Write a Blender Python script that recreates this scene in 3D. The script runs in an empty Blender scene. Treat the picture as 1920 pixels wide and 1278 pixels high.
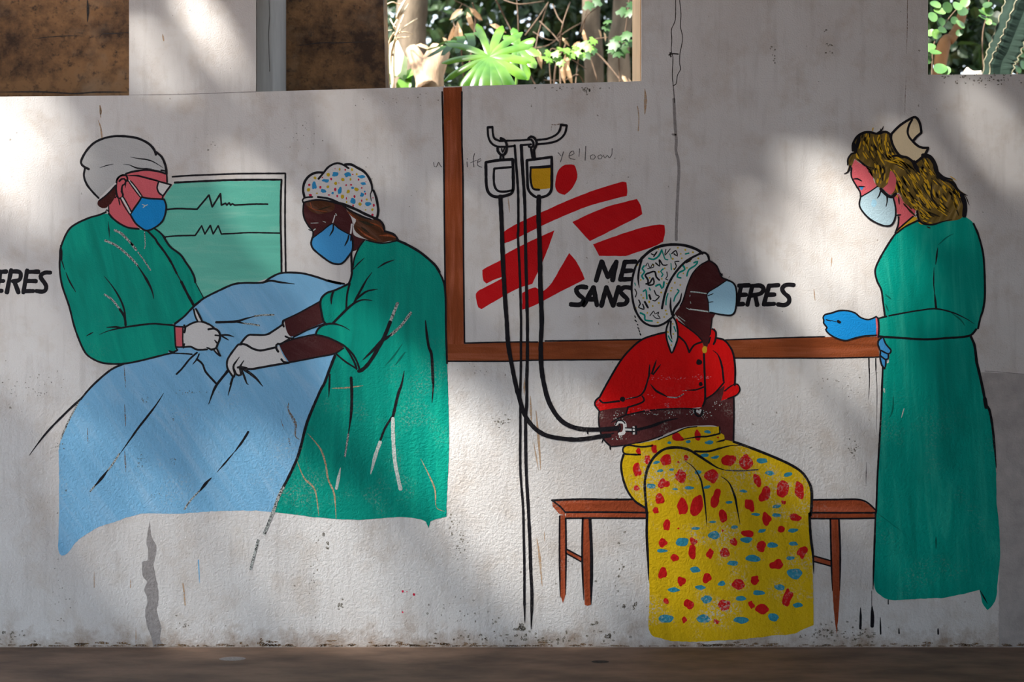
import bpy, math, random
from mathutils import Vector, Matrix, noise as mnoise

# ---------------------------------------------------------------- frame of reference
# The painted wall is the plane y = 0, seen square on. S metres of wall per photo pixel.
S = 0.002
DIST = 4.4            # camera to wall
ZC = 1.148            # camera height (floor line of the photo at z = 0)
scene = bpy.context.scene
col = scene.collection
random.seed(7)


def X(px): return (px - 960.0) * S
def Z(py): return ZC + (639.0 - py) * S


def at(px, py, y):
    """point at depth y behind the wall plane that lies on the line of sight of a photo pixel"""
    k = (DIST + y) / DIST
    return Vector(((px - 960.0) * S * k, y, ZC + (639.0 - py) * S * k))


# ---------------------------------------------------------------- camera
cd = bpy.data.cameras.new('camera')
cam = bpy.data.objects.new('camera', cd)
col.objects.link(cam)
cam.location = (0, -DIST, ZC)
cam.rotation_euler = (math.pi / 2, 0, 0)
cd.sensor_width = 36.0
cd.lens = 36.0 * DIST / (1920 * S)
cd.clip_start = 0.05
cd.dof.use_dof = True
cd.dof.focus_distance = DIST
cd.dof.aperture_fstop = 1.8
scene.camera = cam

# ---------------------------------------------------------------- sky, sun, exposure
SKY_STRENGTH = 1.0
SUN_STRENGTH = 7.0
SUN_DIR = Vector((-0.50, -0.42, 0.76)).normalized()     # towards the sun
EXPOSURE = 1.82
w = bpy.data.worlds.new('sky')
scene.world = w
w.use_nodes = True
bg = w.node_tree.nodes['Background']
bg.inputs['Color'].default_value = (0.76, 0.88, 1.0, 1)
bg.inputs['Strength'].default_value = SKY_STRENGTH
sd = bpy.data.lights.new('sun', 'SUN')
sd.energy = SUN_STRENGTH
sd.angle = math.radians(7)
sd.color = (1.0, 0.95, 0.87)
sun = bpy.data.objects.new('sun', sd)
col.objects.link(sun)
sun.location = SUN_DIR * 12
sun.rotation_euler = SUN_DIR.to_track_quat('Z', 'Y').to_euler()
vs = scene.view_settings
vs.view_transform = 'Standard'
vs.look = 'None'
vs.exposure = EXPOSURE
vs.gamma = 1.0
vs.use_curve_mapping = False

# ---------------------------------------------------------------- materials
PLASTER = (0.70, 0.685, 0.675)


def nodes_of(m):
    m.use_nodes = True
    nt = m.node_tree
    return nt, nt.nodes, nt.links, nt.nodes['Principled BSDF']


def noise_node(N, L, vec, scale, detail=3, rough=0.55, dist=0.0):
    n = N.new('ShaderNodeTexNoise')
    n.inputs['Scale'].default_value = scale
    n.inputs['Detail'].default_value = detail
    n.inputs['Roughness'].default_value = rough
    n.inputs['Distortion'].default_value = dist
    if vec is not None:
        L.new(vec, n.inputs['Vector'])
    return n.outputs['Fac']


def ramp(N, L, fac, stops):
    r = N.new('ShaderNodeValToRGB')
    e = r.color_ramp.elements
    while len(e) < len(stops):
        e.new(0.5)
    for k, (p, c) in enumerate(stops):
        e[k].position = p
        e[k].color = (c, c, c, 1) if not isinstance(c, tuple) else (*c, 1)
    L.new(fac, r.inputs['Fac'])
    return r.outputs['Color']


def mix(N, L, fac, a, b, mode='MIX'):
    n = N.new('ShaderNodeMix')
    n.data_type = 'RGBA'
    n.blend_type = mode
    n.clamp_result = False
    for sock, v in ((n.inputs[0], fac), (n.inputs[6], a), (n.inputs[7], b)):
        if isinstance(v, (int, float)):
            sock.default_value = v
        elif isinstance(v, tuple):
            sock.default_value = (*v, 1)
        else:
            L.new(v, sock)
    return n.outputs[2]


def mth(N, L, op, a, b=0.0, clamp=False):
    n = N.new('ShaderNodeMath')
    n.operation = op
    n.use_clamp = clamp
    for sock, v in ((n.inputs[0], a), (n.inputs[1], b)):
        if isinstance(v, (int, float)):
            sock.default_value = v
        else:
            L.new(v, sock)
    return n.outputs[0]


def position(N, L, scale=(1, 1, 1), roty=0.0):
    g = N.new('ShaderNodeNewGeometry')
    m = N.new('ShaderNodeMapping')
    m.vector_type = 'POINT'
    L.new(g.outputs['Position'], m.inputs['Vector'])
    m.inputs['Rotation'].default_value = (0, roty, 0)
    m2 = N.new('ShaderNodeMapping')
    L.new(m.outputs['Vector'], m2.inputs['Vector'])
    m2.inputs['Scale'].default_value = scale
    return m2.outputs['Vector']


def plaster_bump(N, L, bsdf, strength=0.35):
    """the roughcast of the wall: fine everywhere, coarse daubs on its lower half"""
    p = position(N, L)
    sep = N.new('ShaderNodeSeparateXYZ')
    L.new(p, sep.inputs[0])
    low = N.new('ShaderNodeMapRange')
    low.inputs['From Min'].default_value = 1.20
    low.inputs['From Max'].default_value = 0.75
    L.new(sep.outputs['Z'], low.inputs['Value'])
    coarse = noise_node(N, L, p, 85, 5, 0.6)
    fine = noise_node(N, L, p, 190, 2, 0.5)
    c = mth(N, L, 'MULTIPLY', coarse, low.outputs[0])
    h = mth(N, L, 'ADD', mth(N, L, 'MULTIPLY', c, 1.0), mth(N, L, 'MULTIPLY', fine, 0.22))
    b = N.new('ShaderNodeBump')
    b.inputs['Strength'].default_value = strength
    b.inputs['Distance'].default_value = 0.020
    L.new(h, b.inputs['Height'])
    L.new(b.outputs['Normal'], bsdf.inputs['Normal'])
    return low.outputs[0]


def paint(name, colr, var=0.25, light=1.35, dark=0.78, angle=0.0, stretch=7.0, scale=26.0, wear=0.10, rough=0.55, tint=None):
    """brushed wall paint: streaks along one direction, worn through to the plaster in specks"""
    m = bpy.data.materials.new(name)
    nt, N, L, b = nodes_of(m)
    p = position(N, L, (1.0, 1.0, 1.0 / stretch), angle)
    n1 = noise_node(N, L, p, scale, 4, 0.6, 0.6)
    p2 = position(N, L)
    n2 = noise_node(N, L, p2, 5.0, 3, 0.6)
    lt = tuple(min(0.95, c * light + 0.012 * (light - 1) * 6) for c in colr)
    if tint:
        lt = tint
    dk = tuple(c * dark for c in colr)
    c1 = mix(N, L, ramp(N, L, n1, [(0.50, 0.0), (0.80, 1.0)]), colr, lt)
    c1 = mix(N, L, var * 2.0 if var < 0.5 else 1.0, colr, c1)
    c2 = mix(N, L, mth(N, L, 'MULTIPLY', ramp(N, L, n1, [(0.25, 1.0), (0.48, 0.0)]), min(1, var * 3)), c1, dk)
    c3 = mix(N, L, mth(N, L, 'MULTIPLY', ramp(N, L, n2, [(0.45, 0.0), (0.75, 1.0)]), var), c2, dk)
    low = plaster_bump(N, L, b)
    if wear > 0:
        g1 = noise_node(N, L, p2, 120, 4, 0.7)
        g2 = noise_node(N, L, p2, 4.2, 3, 0.65)
        k = mth(N, L, 'MULTIPLY', ramp(N, L, g1, [(0.50, 0.0), (0.68, 1.0)]), ramp(N, L, g2, [(0.52, 0.0), (0.72, 1.0)]))
        k2 = mth(N, L, 'ADD', mth(N, L, 'MULTIPLY', low, 1.0), 0.12)
        k = mth(N, L, 'MULTIPLY', mth(N, L, 'MULTIPLY', k, k2), wear * 6, True)
        c3 = mix(N, L, k, c3, (0.56, 0.52, 0.46))
    L.new(c3, b.inputs['Base Color'])
    b.inputs['Roughness'].default_value = rough
    b.inputs['Specular IOR Level'].default_value = 0.07
    return m


def plain(name, colr, rough=0.7, var=0.0, scale=20.0, spec=0.3, col2=None, bump=0.0, bscale=80.0, stretch=(1, 1, 1)):
    m = bpy.data.materials.new(name)
    nt, N, L, b = nodes_of(m)
    p = position(N, L, stretch)
    if var or col2:
        n = noise_node(N, L, p, scale, 4, 0.6)
        c2 = col2 or tuple(c * (1 - var) for c in colr)
        c = mix(N, L, ramp(N, L, n, [(0.35, 0.0), (0.65, 1.0)]), c2, colr)
        L.new(c, b.inputs['Base Color'])
    else:
        b.inputs['Base Color'].default_value = (*colr, 1)
    if bump:
        bp = N.new('ShaderNodeBump')
        bp.inputs['Strength'].default_value = bump
        bp.inputs['Distance'].default_value = 0.01
        L.new(noise_node(N, L, p, bscale, 4, 0.6), bp.inputs['Height'])
        L.new(bp.outputs['Normal'], b.inputs['Normal'])
    b.inputs['Roughness'].default_value = rough
    b.inputs['Specular IOR Level'].default_value = spec
    return m


def leaf_mat(name, c1, c2, rough=0.4, trans=0.25):
    m = bpy.data.materials.new(name)
    nt, N, L, b = nodes_of(m)
    p = position(N, L)
    n = noise_node(N, L, p, 9.0, 2, 0.5)
    c = mix(N, L, ramp(N, L, n, [(0.35, 0.0), (0.65, 1.0)]), c1, c2)
    L.new(c, b.inputs['Base Color'])
    b.inputs['Roughness'].default_value = rough
    tr = N.new('ShaderNodeBsdfTranslucent')
    L.new(c, tr.inputs['Color'])
    ms = N.new('ShaderNodeMixShader')
    ms.inputs[0].default_value = trans
    L.new(b.outputs[0], ms.inputs[1])
    L.new(tr.outputs[0], ms.inputs[2])
    L.new(ms.outputs[0], N['Material Output'].inputs['Surface'])
    return m


def speckled(name, colr, col2, scale=170.0, lo=0.42, hi=0.56):
    """a thin stain: broken specks with the surface below showing between them"""
    m = bpy.data.materials.new(name)
    nt, N, L, b = nodes_of(m)
    p = position(N, L)
    n = noise_node(N, L, p, scale, 5, 0.75)
    n2 = noise_node(N, L, p, scale * 0.4, 3, 0.6)
    L.new(mix(N, L, ramp(N, L, n2, [(0.35, 0.0), (0.65, 1.0)]), colr, col2), b.inputs['Base Color'])
    b.inputs['Roughness'].default_value = 0.9
    b.inputs['Specular IOR Level'].default_value = 0.05
    tr = N.new('ShaderNodeBsdfTransparent')
    ms = N.new('ShaderNodeMixShader')
    L.new(ramp(N, L, n, [(lo, 0.0), (hi, 1.0)]), ms.inputs[0])
    L.new(tr.outputs[0], ms.inputs[1])
    L.new(b.outputs[0], ms.inputs[2])
    L.new(ms.outputs[0], N['Material Output'].inputs['Surface'])
    return m


def wall_material():
    m = bpy.data.materials.new('whitewashed_plaster')
    nt, N, L, b = nodes_of(m)
    p = position(N, L)
    pv = position(N, L, (1, 1, 0.12))
    base = PLASTER
    big = noise_node(N, L, p, 1.6, 4, 0.6)
    c = mix(N, L, ramp(N, L, big, [(0.38, 0.0), (0.68, 1.0)]), base, (0.60, 0.565, 0.545))
    med = noise_node(N, L, p, 7.0, 5, 0.65)
    c = mix(N, L, mth(N, L, 'MULTIPLY', ramp(N, L, med, [(0.50, 0.0), (0.72, 1.0)]), 0.60), c, (0.50, 0.43, 0.37))
    st = noise_node(N, L, pv, 30.0, 3, 0.6)
    c = mix(N, L, mth(N, L, 'MULTIPLY', ramp(N, L, st, [(0.52, 0.0), (0.75, 1.0)]), 0.36), c, (0.42, 0.39, 0.37))
    # mould specks, gathered in drifts
    sp = noise_node(N, L, p, 150.0, 3, 0.65)
    dr = noise_node(N, L, p, 3.2, 4, 0.7)
    k = mth(N, L, 'MULTIPLY', ramp(N, L, sp, [(0.60, 0.0), (0.70, 1.0)]), ramp(N, L, dr, [(0.50, 0.0), (0.70, 1.0)]))
    c = mix(N, L, mth(N, L, 'MULTIPLY', k, 0.75), c, (0.17, 0.14, 0.10))
    sp2 = noise_node(N, L, p, 45.0, 2, 0.5)
    c = mix(N, L, mth(N, L, 'MULTIPLY', ramp(N, L, sp2, [(0.735, 0.0), (0.76, 1.0)]), 0.7), c, (0.14, 0.12, 0.09))
    # earth splashed on the foot of the wall, in a ragged band
    sep = N.new('ShaderNodeSeparateXYZ')
    L.new(p, sep.inputs[0])
    sl = noise_node(N, L, p, 14.0, 5, 0.7)
    hh = mth(N, L, 'SUBTRACT', mth(N, L, 'MULTIPLY', sl, 0.26), sep.outputs['Z'])
    foot = N.new('ShaderNodeMapRange')
    foot.inputs['From Min'].default_value = 0.055
    foot.inputs['From Max'].default_value = 0.15
    L.new(hh, foot.inputs['Value'])
    c = mix(N, L, mth(N, L, 'MULTIPLY', foot.outputs[0], 0.75), c, (0.27, 0.185, 0.125))
    L.new(c, b.inputs['Base Color'])
    plaster_bump(N, L, b, 0.32)
    b.inputs['Roughness'].default_value = 0.75
    b.inputs['Specular IOR Level'].default_value = 0.2
    return m


def mould_material():
    m = bpy.data.materials.new('mouldy_brown_concrete')
    nt, N, L, b = nodes_of(m)
    p = position(N, L)
    n = noise_node(N, L, p, 6.0, 6, 0.7)
    c = mix(N, L, ramp(N, L, n, [(0.36, 0.0), (0.60, 1.0)]), (0.040, 0.017, 0.006), (0.25, 0.125, 0.048))
    n2 = noise_node(N, L, p, 26.0, 5, 0.7)
    c = mix(N, L, ramp(N, L, n2, [(0.54, 0.0), (0.68, 0.9)]), c, (0.022, 0.012, 0.006))
    n3 = noise_node(N, L, p, 3.1, 4, 0.7)
    c = mix(N, L, mth(N, L, 'MULTIPLY', ramp(N, L, n3, [(0.54, 0.0), (0.74, 1.0)]), 0.6), c, (0.28, 0.19, 0.12))
    L.new(c, b.inputs['Base Color'])
    bp = N.new('ShaderNodeBump')
    bp.inputs['Strength'].default_value = 0.5
    bp.inputs['Distance'].default_value = 0.01
    L.new(n2, bp.inputs['Height'])
    L.new(bp.outputs['Normal'], b.inputs['Normal'])
    b.inputs['Roughness'].default_value = 0.85
    return m


def dry_material(name, over, under):
    """a brush running dry: specks of one colour over another"""
    m = bpy.data.materials.new(name)
    nt, N, L, b = nodes_of(m)
    p = position(N, L)
    n = noise_node(N, L, p, 230.0, 4, 0.75)
    L.new(mix(N, L, ramp(N, L, n, [(0.44, 0.0), (0.54, 1.0)]), over, under), b.inputs['Base Color'])
    plaster_bump(N, L, b)
    b.inputs['Roughness'].default_value = 0.7
    b.inputs['Specular IOR Level'].default_value = 0.07
    return m


M = {}
M['wall'] = wall_material()
M['mould'] = mould_material()
M['black'] = paint('black_line_paint', (0.011, 0.010, 0.013), 0.1, 1.2, 0.9, wear=0.045)
M['dry'] = dry_material('dry_brush_black_on_white', (0.02, 0.02, 0.022), (0.50, 0.52, 0.50))
M['dryblack'] = dry_material('dry_brush_mostly_black', (0.02, 0.02, 0.022), (0.16, 0.15, 0.15))
M['drywhite'] = dry_material('dry_brush_white', (0.35, 0.46, 0.42), (0.62, 0.64, 0.62))
M['green'] = paint('green_gown_paint', (0.001, 0.305, 0.222), 0.42, 1.0, 0.74, 0.25, 8, 20, 0.06, tint=(0.006, 0.42, 0.28))
M['green2'] = paint('green_gown_paint_upright', (0.001, 0.285, 0.215), 0.40, 1.0, 0.74, 0.0, 9, 20, 0.08, tint=(0.006, 0.40, 0.275))
M['green3'] = paint('green_long_gown_paint', (0.001, 0.31, 0.24), 0.42, 1.0, 0.72, 0.05, 9, 18, 0.03, tint=(0.04, 0.48, 0.36))
M['greendark'] = paint('dark_green_fold_paint', (0.003, 0.13, 0.10), 0.1, wear=0)
M['sheet'] = paint('light_blue_sheet_paint', (0.20, 0.46, 0.71), 0.24, 1.0, 0.86, 0.62, 8, 22, 0.10, tint=(0.42, 0.60, 0.76))
M['screen'] = paint('pale_teal_screen_paint', (0.135, 0.53, 0.415), 0.40, 1.0, 0.86, math.pi / 2, 9, 20, 0.02, tint=(0.32, 0.66, 0.53))
M['maskblue'] = paint('strong_blue_mask_paint', (0.008, 0.25, 0.62), 0.25, 1.25, 0.85, 0.4, 5, 22, 0.02)
M['maskmid'] = paint('mid_blue_mask_paint', (0.06, 0.32, 0.66), 0.12, 1.1, 0.92, 0.4, 5, 22, 0.02)
M['maskpale'] = paint('pale_blue_mask_paint', (0.36, 0.62, 0.78), 0.14, 1.1, 0.9, 0.4, 5, 22, 0.02)
M['maskice'] = paint('ice_blue_mask_paint', (0.42, 0.58, 0.66), 0.10, 1.1, 0.92, 0.0, 5, 22, 0.02)
M['glove'] = paint('blue_glove_paint', (0.01, 0.26, 0.66), 0.16, 1.2, 0.85, 1.2, 5, 22, 0.03)
M['gloveb'] = paint('dull_blue_glove_paint', (0.05, 0.27, 0.58), 0.12, 1.2, 0.85, 0.4, 5, 22, 0.03)
M['white'] = paint('white_paint', (0.66, 0.645, 0.64), 0.10, 1.05, 0.93, 0.3, 5, 18, 0.05)
M['grey'] = paint('light_grey_cap_paint', (0.47, 0.47, 0.47), 0.26, 1.12, 0.90, 1.25, 8, 18, 0.02)
M['cream'] = paint('cream_cap_paint', (0.66, 0.54, 0.36), 0.16, 1.08, 0.9, 0.2, 5, 18, 0.03)
M['pink'] = paint('pink_skin_paint', (0.66, 0.125, 0.15), 0.22, 1.12, 0.88, 0.2, 5, 24, 0.02)
M['brownskin'] = paint('dark_brown_skin_paint', (0.062, 0.014, 0.015), 0.2, 1.5, 0.8, 1.2, 4, 24, 0.10)
M['brownarm'] = paint('maroon_brown_skin_paint', (0.090, 0.022, 0.023), 0.2, 1.4, 0.8, 1.2, 4, 24, 0.30)
M['maroon'] = paint('maroon_hair_paint', (0.060, 0.012, 0.010), 0.2, 1.4, 0.8, 0.8, 4, 24, 0.03)
M['hairbrown'] = paint('brown_hair_paint', (0.085, 0.030, 0.012), 0.4, 2.0, 0.45, 1.0, 6, 30, 0.03)
M['hairgold'] = paint('olive_gold_hair_paint', (0.17, 0.11, 0.028), 0.4, 2.0, 0.4, -0.5, 8, 40, 0.02)
M['gold'] = paint('golden_yellow_paint', (0.62, 0.36, 0.022), 0.2, 1.2, 0.7, -0.5, 6, 40, 0.02)
M['hairblack'] = paint('black_hair_streak_paint', (0.028, 0.022, 0.012), 0.2, 1.5, 0.8, -0.5, 6, 40, 0.02)
M['red'] = paint('scarlet_shirt_paint', (0.66, 0.006, 0.006), 0.18, 1.15, 0.85, 0.1, 5, 18, 0.05)
M['emblem'] = paint('red_emblem_paint', (0.52, 0.006, 0.009), 0.18, 1.2, 0.88, 0.9, 5, 18, 0.02)
M['spot'] = paint('red_spot_paint', (0.56, 0.012, 0.012), 0.2, 1.2, 0.8, 0.3, 3, 40, 0.22)
M['fleck'] = paint('blue_fleck_paint', (0.035, 0.25, 0.36), 0.4, 1.5, 0.8, 1.3, 4, 60, 0.26)
M['dotblue'] = paint('blue_dot_paint', (0.03, 0.27, 0.55), 0.2, wear=0)
M['dotred'] = paint('crimson_dot_paint', (0.55, 0.02, 0.06), 0.2, wear=0)
M['dotyellow'] = paint('ochre_dot_paint', (0.55, 0.38, 0.02), 0.2, wear=0)
M['teal'] = paint('teal_squiggle_paint', (0.005, 0.26, 0.21), 0.2, wear=0)
M['yellow'] = paint('yellow_skirt_paint', (0.69, 0.45, 0.008), 0.30, 1.1, 0.80, 0.15, 6, 18, 0.30)
M['fluid'] = paint('amber_fluid_paint', (0.62, 0.33, 0.012), 0.25, 1.2, 0.8, 1.3, 5, 26, 0.02)
M['brown'] = paint('red_brown_board_paint', (0.27, 0.062, 0.019), 0.5, 1.7, 0.55, 0.0, 12, 34, 0.06)
M['brownh'] = paint('red_brown_rail_paint', (0.27, 0.066, 0.021), 0.45, 1.6, 0.6, math.pi / 2, 12, 34, 0.05)
M['bench'] = paint('reddish_bench_paint', (0.34, 0.068, 0.024), 0.4, 1.5, 0.65, math.pi / 2, 10, 34, 0.16)
M['benchleg'] = paint('reddish_bench_leg_paint', (0.33, 0.066, 0.024), 0.4, 1.5, 0.65, 0.0, 10, 34, 0.20)
M['pencil'] = plain('faint_black_marker', (0.035, 0.033, 0.033), 0.7, 0.8, 160, col2=(0.16, 0.15, 0.15))
M['crack'] = plain('dark_crack', (0.05, 0.042, 0.038), 0.9, 0.5, 90)
M['damp'] = plain('grey_bare_render', (0.33, 0.305, 0.30), 0.85, 0.25, 70, bump=0.5, bscale=140)
M['bare'] = plain('grey_brown_bare_render', (0.47, 0.43, 0.415), 0.85, 0.22, 16, bump=0.3, bscale=120)
M['rust'] = speckled('rusty_run', (0.40, 0.25, 0.14), (0.52, 0.38, 0.26), 150, 0.36, 0.52)
M['rustdark'] = speckled('rusty_scab', (0.15, 0.085, 0.04), (0.24, 0.15, 0.08), 170, 0.42, 0.54)
M['moss'] = speckled('dark_moss', (0.10, 0.09, 0.055), (0.18, 0.15, 0.10), 260, 0.42, 0.56)
M['floor'] = plain('worn_brown_cement', (0.27, 0.175, 0.125), 0.8, 0.0, 6.0, col2=(0.14, 0.093, 0.07), bump=0.3, bscale=22, stretch=(0.5, 1.3, 1))
M['shadejamb'] = plain('jamb_shade_grey', (0.30, 0.285, 0.275), 0.85, 0.18, 12, stretch=(1, 1, 0.3))  # shade on the left pier's jamb put into the colour
M['tan'] = plain('sunlit_jamb_tan', (0.80, 0.52, 0.30), 0.85, 0.15, 30, stretch=(1, 1, 0.2))  # warm sun on the right jamb put into the colour
M['dimblocker'] = plain('dark_added_wall', (0.22, 0.19, 0.175), 0.85, 0.25, 6)  # for the added unseen walls, dark to cut their bounce
M['roof'] = plain('grey_added_roof', (0.11, 0.10, 0.095), 0.8, 0.3, 4)  # for the added unseen roof, dark to cut its bounce

# ---------------------------------------------------------------- object helpers


def link(o, parent=None):
    col.objects.link(o)
    if parent is not None:
        o.parent = parent
    return o


def tag(o, label=None, cat=None, group=None, kind=None):
    for k, v in (('label', label), ('category', cat), ('group', group), ('kind', kind)):
        if v:
            o[k] = v
    return o


def empty(name, loc, label=None, cat=None, group=None):
    o = bpy.data.objects.new(name, None)
    o.empty_display_size = 0.05
    link(o)
    o.location = loc
    return tag(o, label, cat, group)


def mesh_obj(name, verts, faces, mat, parent=None, smooth=False):
    me = bpy.data.meshes.new(name)
    me.from_pydata([tuple(v) for v in verts], [], faces)
    me.materials.append(M[mat] if isinstance(mat, str) else mat)
    if smooth:
        me.polygons.foreach_set('use_smooth', [True] * len(me.polygons))
    me.update()
    o = bpy.data.objects.new(name, me)
    return link(o, parent)


def box_geo(V, F, x0, x1, y0, y1, z0, z1):
    n = len(V)
    V += [(x0, y0, z0), (x1, y0, z0), (x1, y1, z0), (x0, y1, z0), (x0, y0, z1), (x1, y0, z1), (x1, y1, z1), (x0, y1, z1)]
    F += [(n, n + 3, n + 2, n + 1), (n + 4, n + 5, n + 6, n + 7), (n, n + 1, n + 5, n + 4), (n + 1, n + 2, n + 6, n + 5), (n + 2, n + 3, n + 7, n + 6), (n + 3, n, n + 4, n + 7)]


def prism_geo(V, F, poly, y0, y1):
    """poly of (x, z) counter-clockwise as seen from the camera, extruded from y0 (front) to y1"""
    n = len(V)
    m = len(poly)
    V += [(x, y0, z) for x, z in poly] + [(x, y1, z) for x, z in poly]
    F.append(tuple(n + i for i in range(m)))
    F.append(tuple(n + m + i for i in reversed(range(m))))
    for i in range(m):
        j = (i + 1) % m
        F.append((n + j, n + i, n + m + i, n + m + j))


def tube_geo(V, F, pts, radii, seg=8):
    base = len(V)
    n = len(pts)
    prev = None
    for i, p in enumerate(pts):
        d = (pts[min(i + 1, n - 1)] - pts[max(i - 1, 0)]).normalized()
        u = d.cross(Vector((0.31, 0.87, 0.38))).normalized() if prev is None else (prev - d * prev.dot(d)).normalized()
        prev = u
        v = d.cross(u)
        for k in range(seg):
            a = 2 * math.pi * k / seg
            V.append(p + (u * math.cos(a) + v * math.sin(a)) * radii[i])
    for i in range(n - 1):
        for k in range(seg):
            k2 = (k + 1) % seg
            F.append((base + i * seg + k, base + i * seg + k2, base + (i + 1) * seg + k2, base + (i + 1) * seg + k))
    F.append(tuple(base + k for k in reversed(range(seg))))
    F.append(tuple(base + (n - 1) * seg + k for k in range(seg)))


# ---------------------------------------------------------------- brush helpers
# shapes were measured on enlarged details of the wall: each detail has its own origin and scale
CTX = {'px': (0, 0, 1.0),
       'A1': (80, 240, 5.809), 'A2': (280, 300, 5.809), 'A3': (540, 290, 5.809), 'A4': (80, 440, 5.809), 'A5': (320, 480, 5.809),
       'A6': (580, 500, 5.809), 'A7': (40, 660, 4.565), 'A8': (440, 680, 3.993), 'A9': (0, 900, 3.381), 'A10': (480, 900, 3.381),
       'A11': (820, 210, 5.809), 'A12': (870, 300, 4.26), 'A13': (420, 600, 10.65), 'A14': (0, 490, 15.975),
       'B1': (1050, 440, 4.267), 'B2': (900, 600, 4.566), 'B3': (1100, 600, 4.916), 'B4': (1140, 780, 4.8), 'B5': (1180, 960, 4.916),
       'B6': (1000, 900, 4.917), 'B7': (1540, 200, 5.325), 'B8': (1520, 420, 4.917), 'B9': (1190, 440, 5.324),
       'C1': (1480, 660, 4.259), 'C2': (1480, 900, 3.382), 'C3': (960, 950, 3.896),
       'W1': (0, 0, 3.994), 'W2': (480, 0, 3.994), 'W3': (960, 0, 3.994), 'W4': (1440, 0, 3.994)}
CUR = ['px']


def use(c):
    CUR[0] = c


def parse(s):
    """'@B8 10,20 30,40* ...' -> [(px, py, corner)]; a star marks a sharp corner"""
    c = CTX[CUR[0]]
    out = []
    for t in s.split():
        if t[0] == '@':
            c = CTX[t[1:]]
            continue
        k = t.endswith('*')
        x, y = t.rstrip('*').split(',')
        out.append((c[0] + float(x) / c[2], c[1] + float(y) / c[2], k))
    return out


def catmull(p0, p1, p2, p3, n):
    r = []
    for i in range(n):
        t = i / n
        t2, t3 = t * t, t * t * t
        r.append(tuple(0.5 * (2 * p1[k] + (p2[k] - p0[k]) * t + (2 * p0[k] - 5 * p1[k] + 4 * p2[k] - p3[k]) * t2 + (3 * p1[k] - p0[k] - 3 * p2[k] + p3[k]) * t3) for k in (0, 1)))
    return r


def curve(pts, closed, step=4.0):
    n = len(pts)
    if n < 3 and not closed:
        a, b = pts[0], pts[-1]
        d = max(1, int(math.hypot(b[0] - a[0], b[1] - a[1]) / step))
        return [(a[0] + (b[0] - a[0]) * i / d, a[1] + (b[1] - a[1]) * i / d) for i in range(d + 1)]
    out = []
    for i in range(n if closed else n - 1):
        p1, p2 = pts[i], pts[(i + 1) % n]
        p0 = pts[i - 1] if (closed or i > 0) else p1
        p3 = pts[(i + 2) % n] if (closed or i + 2 < n) else p2
        if p1[2]:
            p0 = p1
        if p2[2]:
            p3 = p2
        d = math.hypot(p2[0] - p1[0], p2[1] - p1[1])
        # keep the tangents of uneven neighbours in proportion
        def near(a, b):
            e = math.hypot(a[0] - b[0], a[1] - b[1])
            if e > d * 1.6 and e > 0:
                f = d * 1.6 / e
                return (b[0] + (a[0] - b[0]) * f, b[1] + (a[1] - b[1]) * f)
            return a
        out += catmull(near(p0, p1), p1, p2, near(p3, p2), max(1, min(14, int(d / step))))
    if not closed:
        out.append(pts[-1][:2])
    return out


LAYER = 0.00022
LINE = 1.30      # brush lines read a little wider than their traced cores
JOINED = {'letter', 'crossbar', 'pole', 'tube', 'hook', 'window', 'casing', 'trace', 'ear', 'needle', 'specks', 'white_specks', 'scratch'}


def wob(x, y, f=0.09, seed=0.0):
    return mnoise.noise(Vector((x * f, y * f, seed)))


def fill_obj(name, mat, path, layer, parent, base, wobble=0.5, pts=None, step=4.0):
    pts = curve(parse(path), True, step) if pts is None else pts
    area = sum(pts[i - 1][0] * p[1] - p[0] * pts[i - 1][1] for i, p in enumerate(pts))
    if area > 0:
        pts = pts[::-1]
    V, F = [], []
    poly = []
    for x, y in pts:
        x += wob(x, y, 0.12, 3.1) * wobble
        y += wob(x, y, 0.12, 8.7) * wobble
        poly.append((X(x) - base[0], Z(y) - base[2]))
    prism_geo(V, F, poly, -layer * LAYER - base[1], -max(0.05, layer - 0.75) * LAYER - base[1])
    del F[1]
    return mesh_obj(name, V, F, mat, parent)


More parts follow.
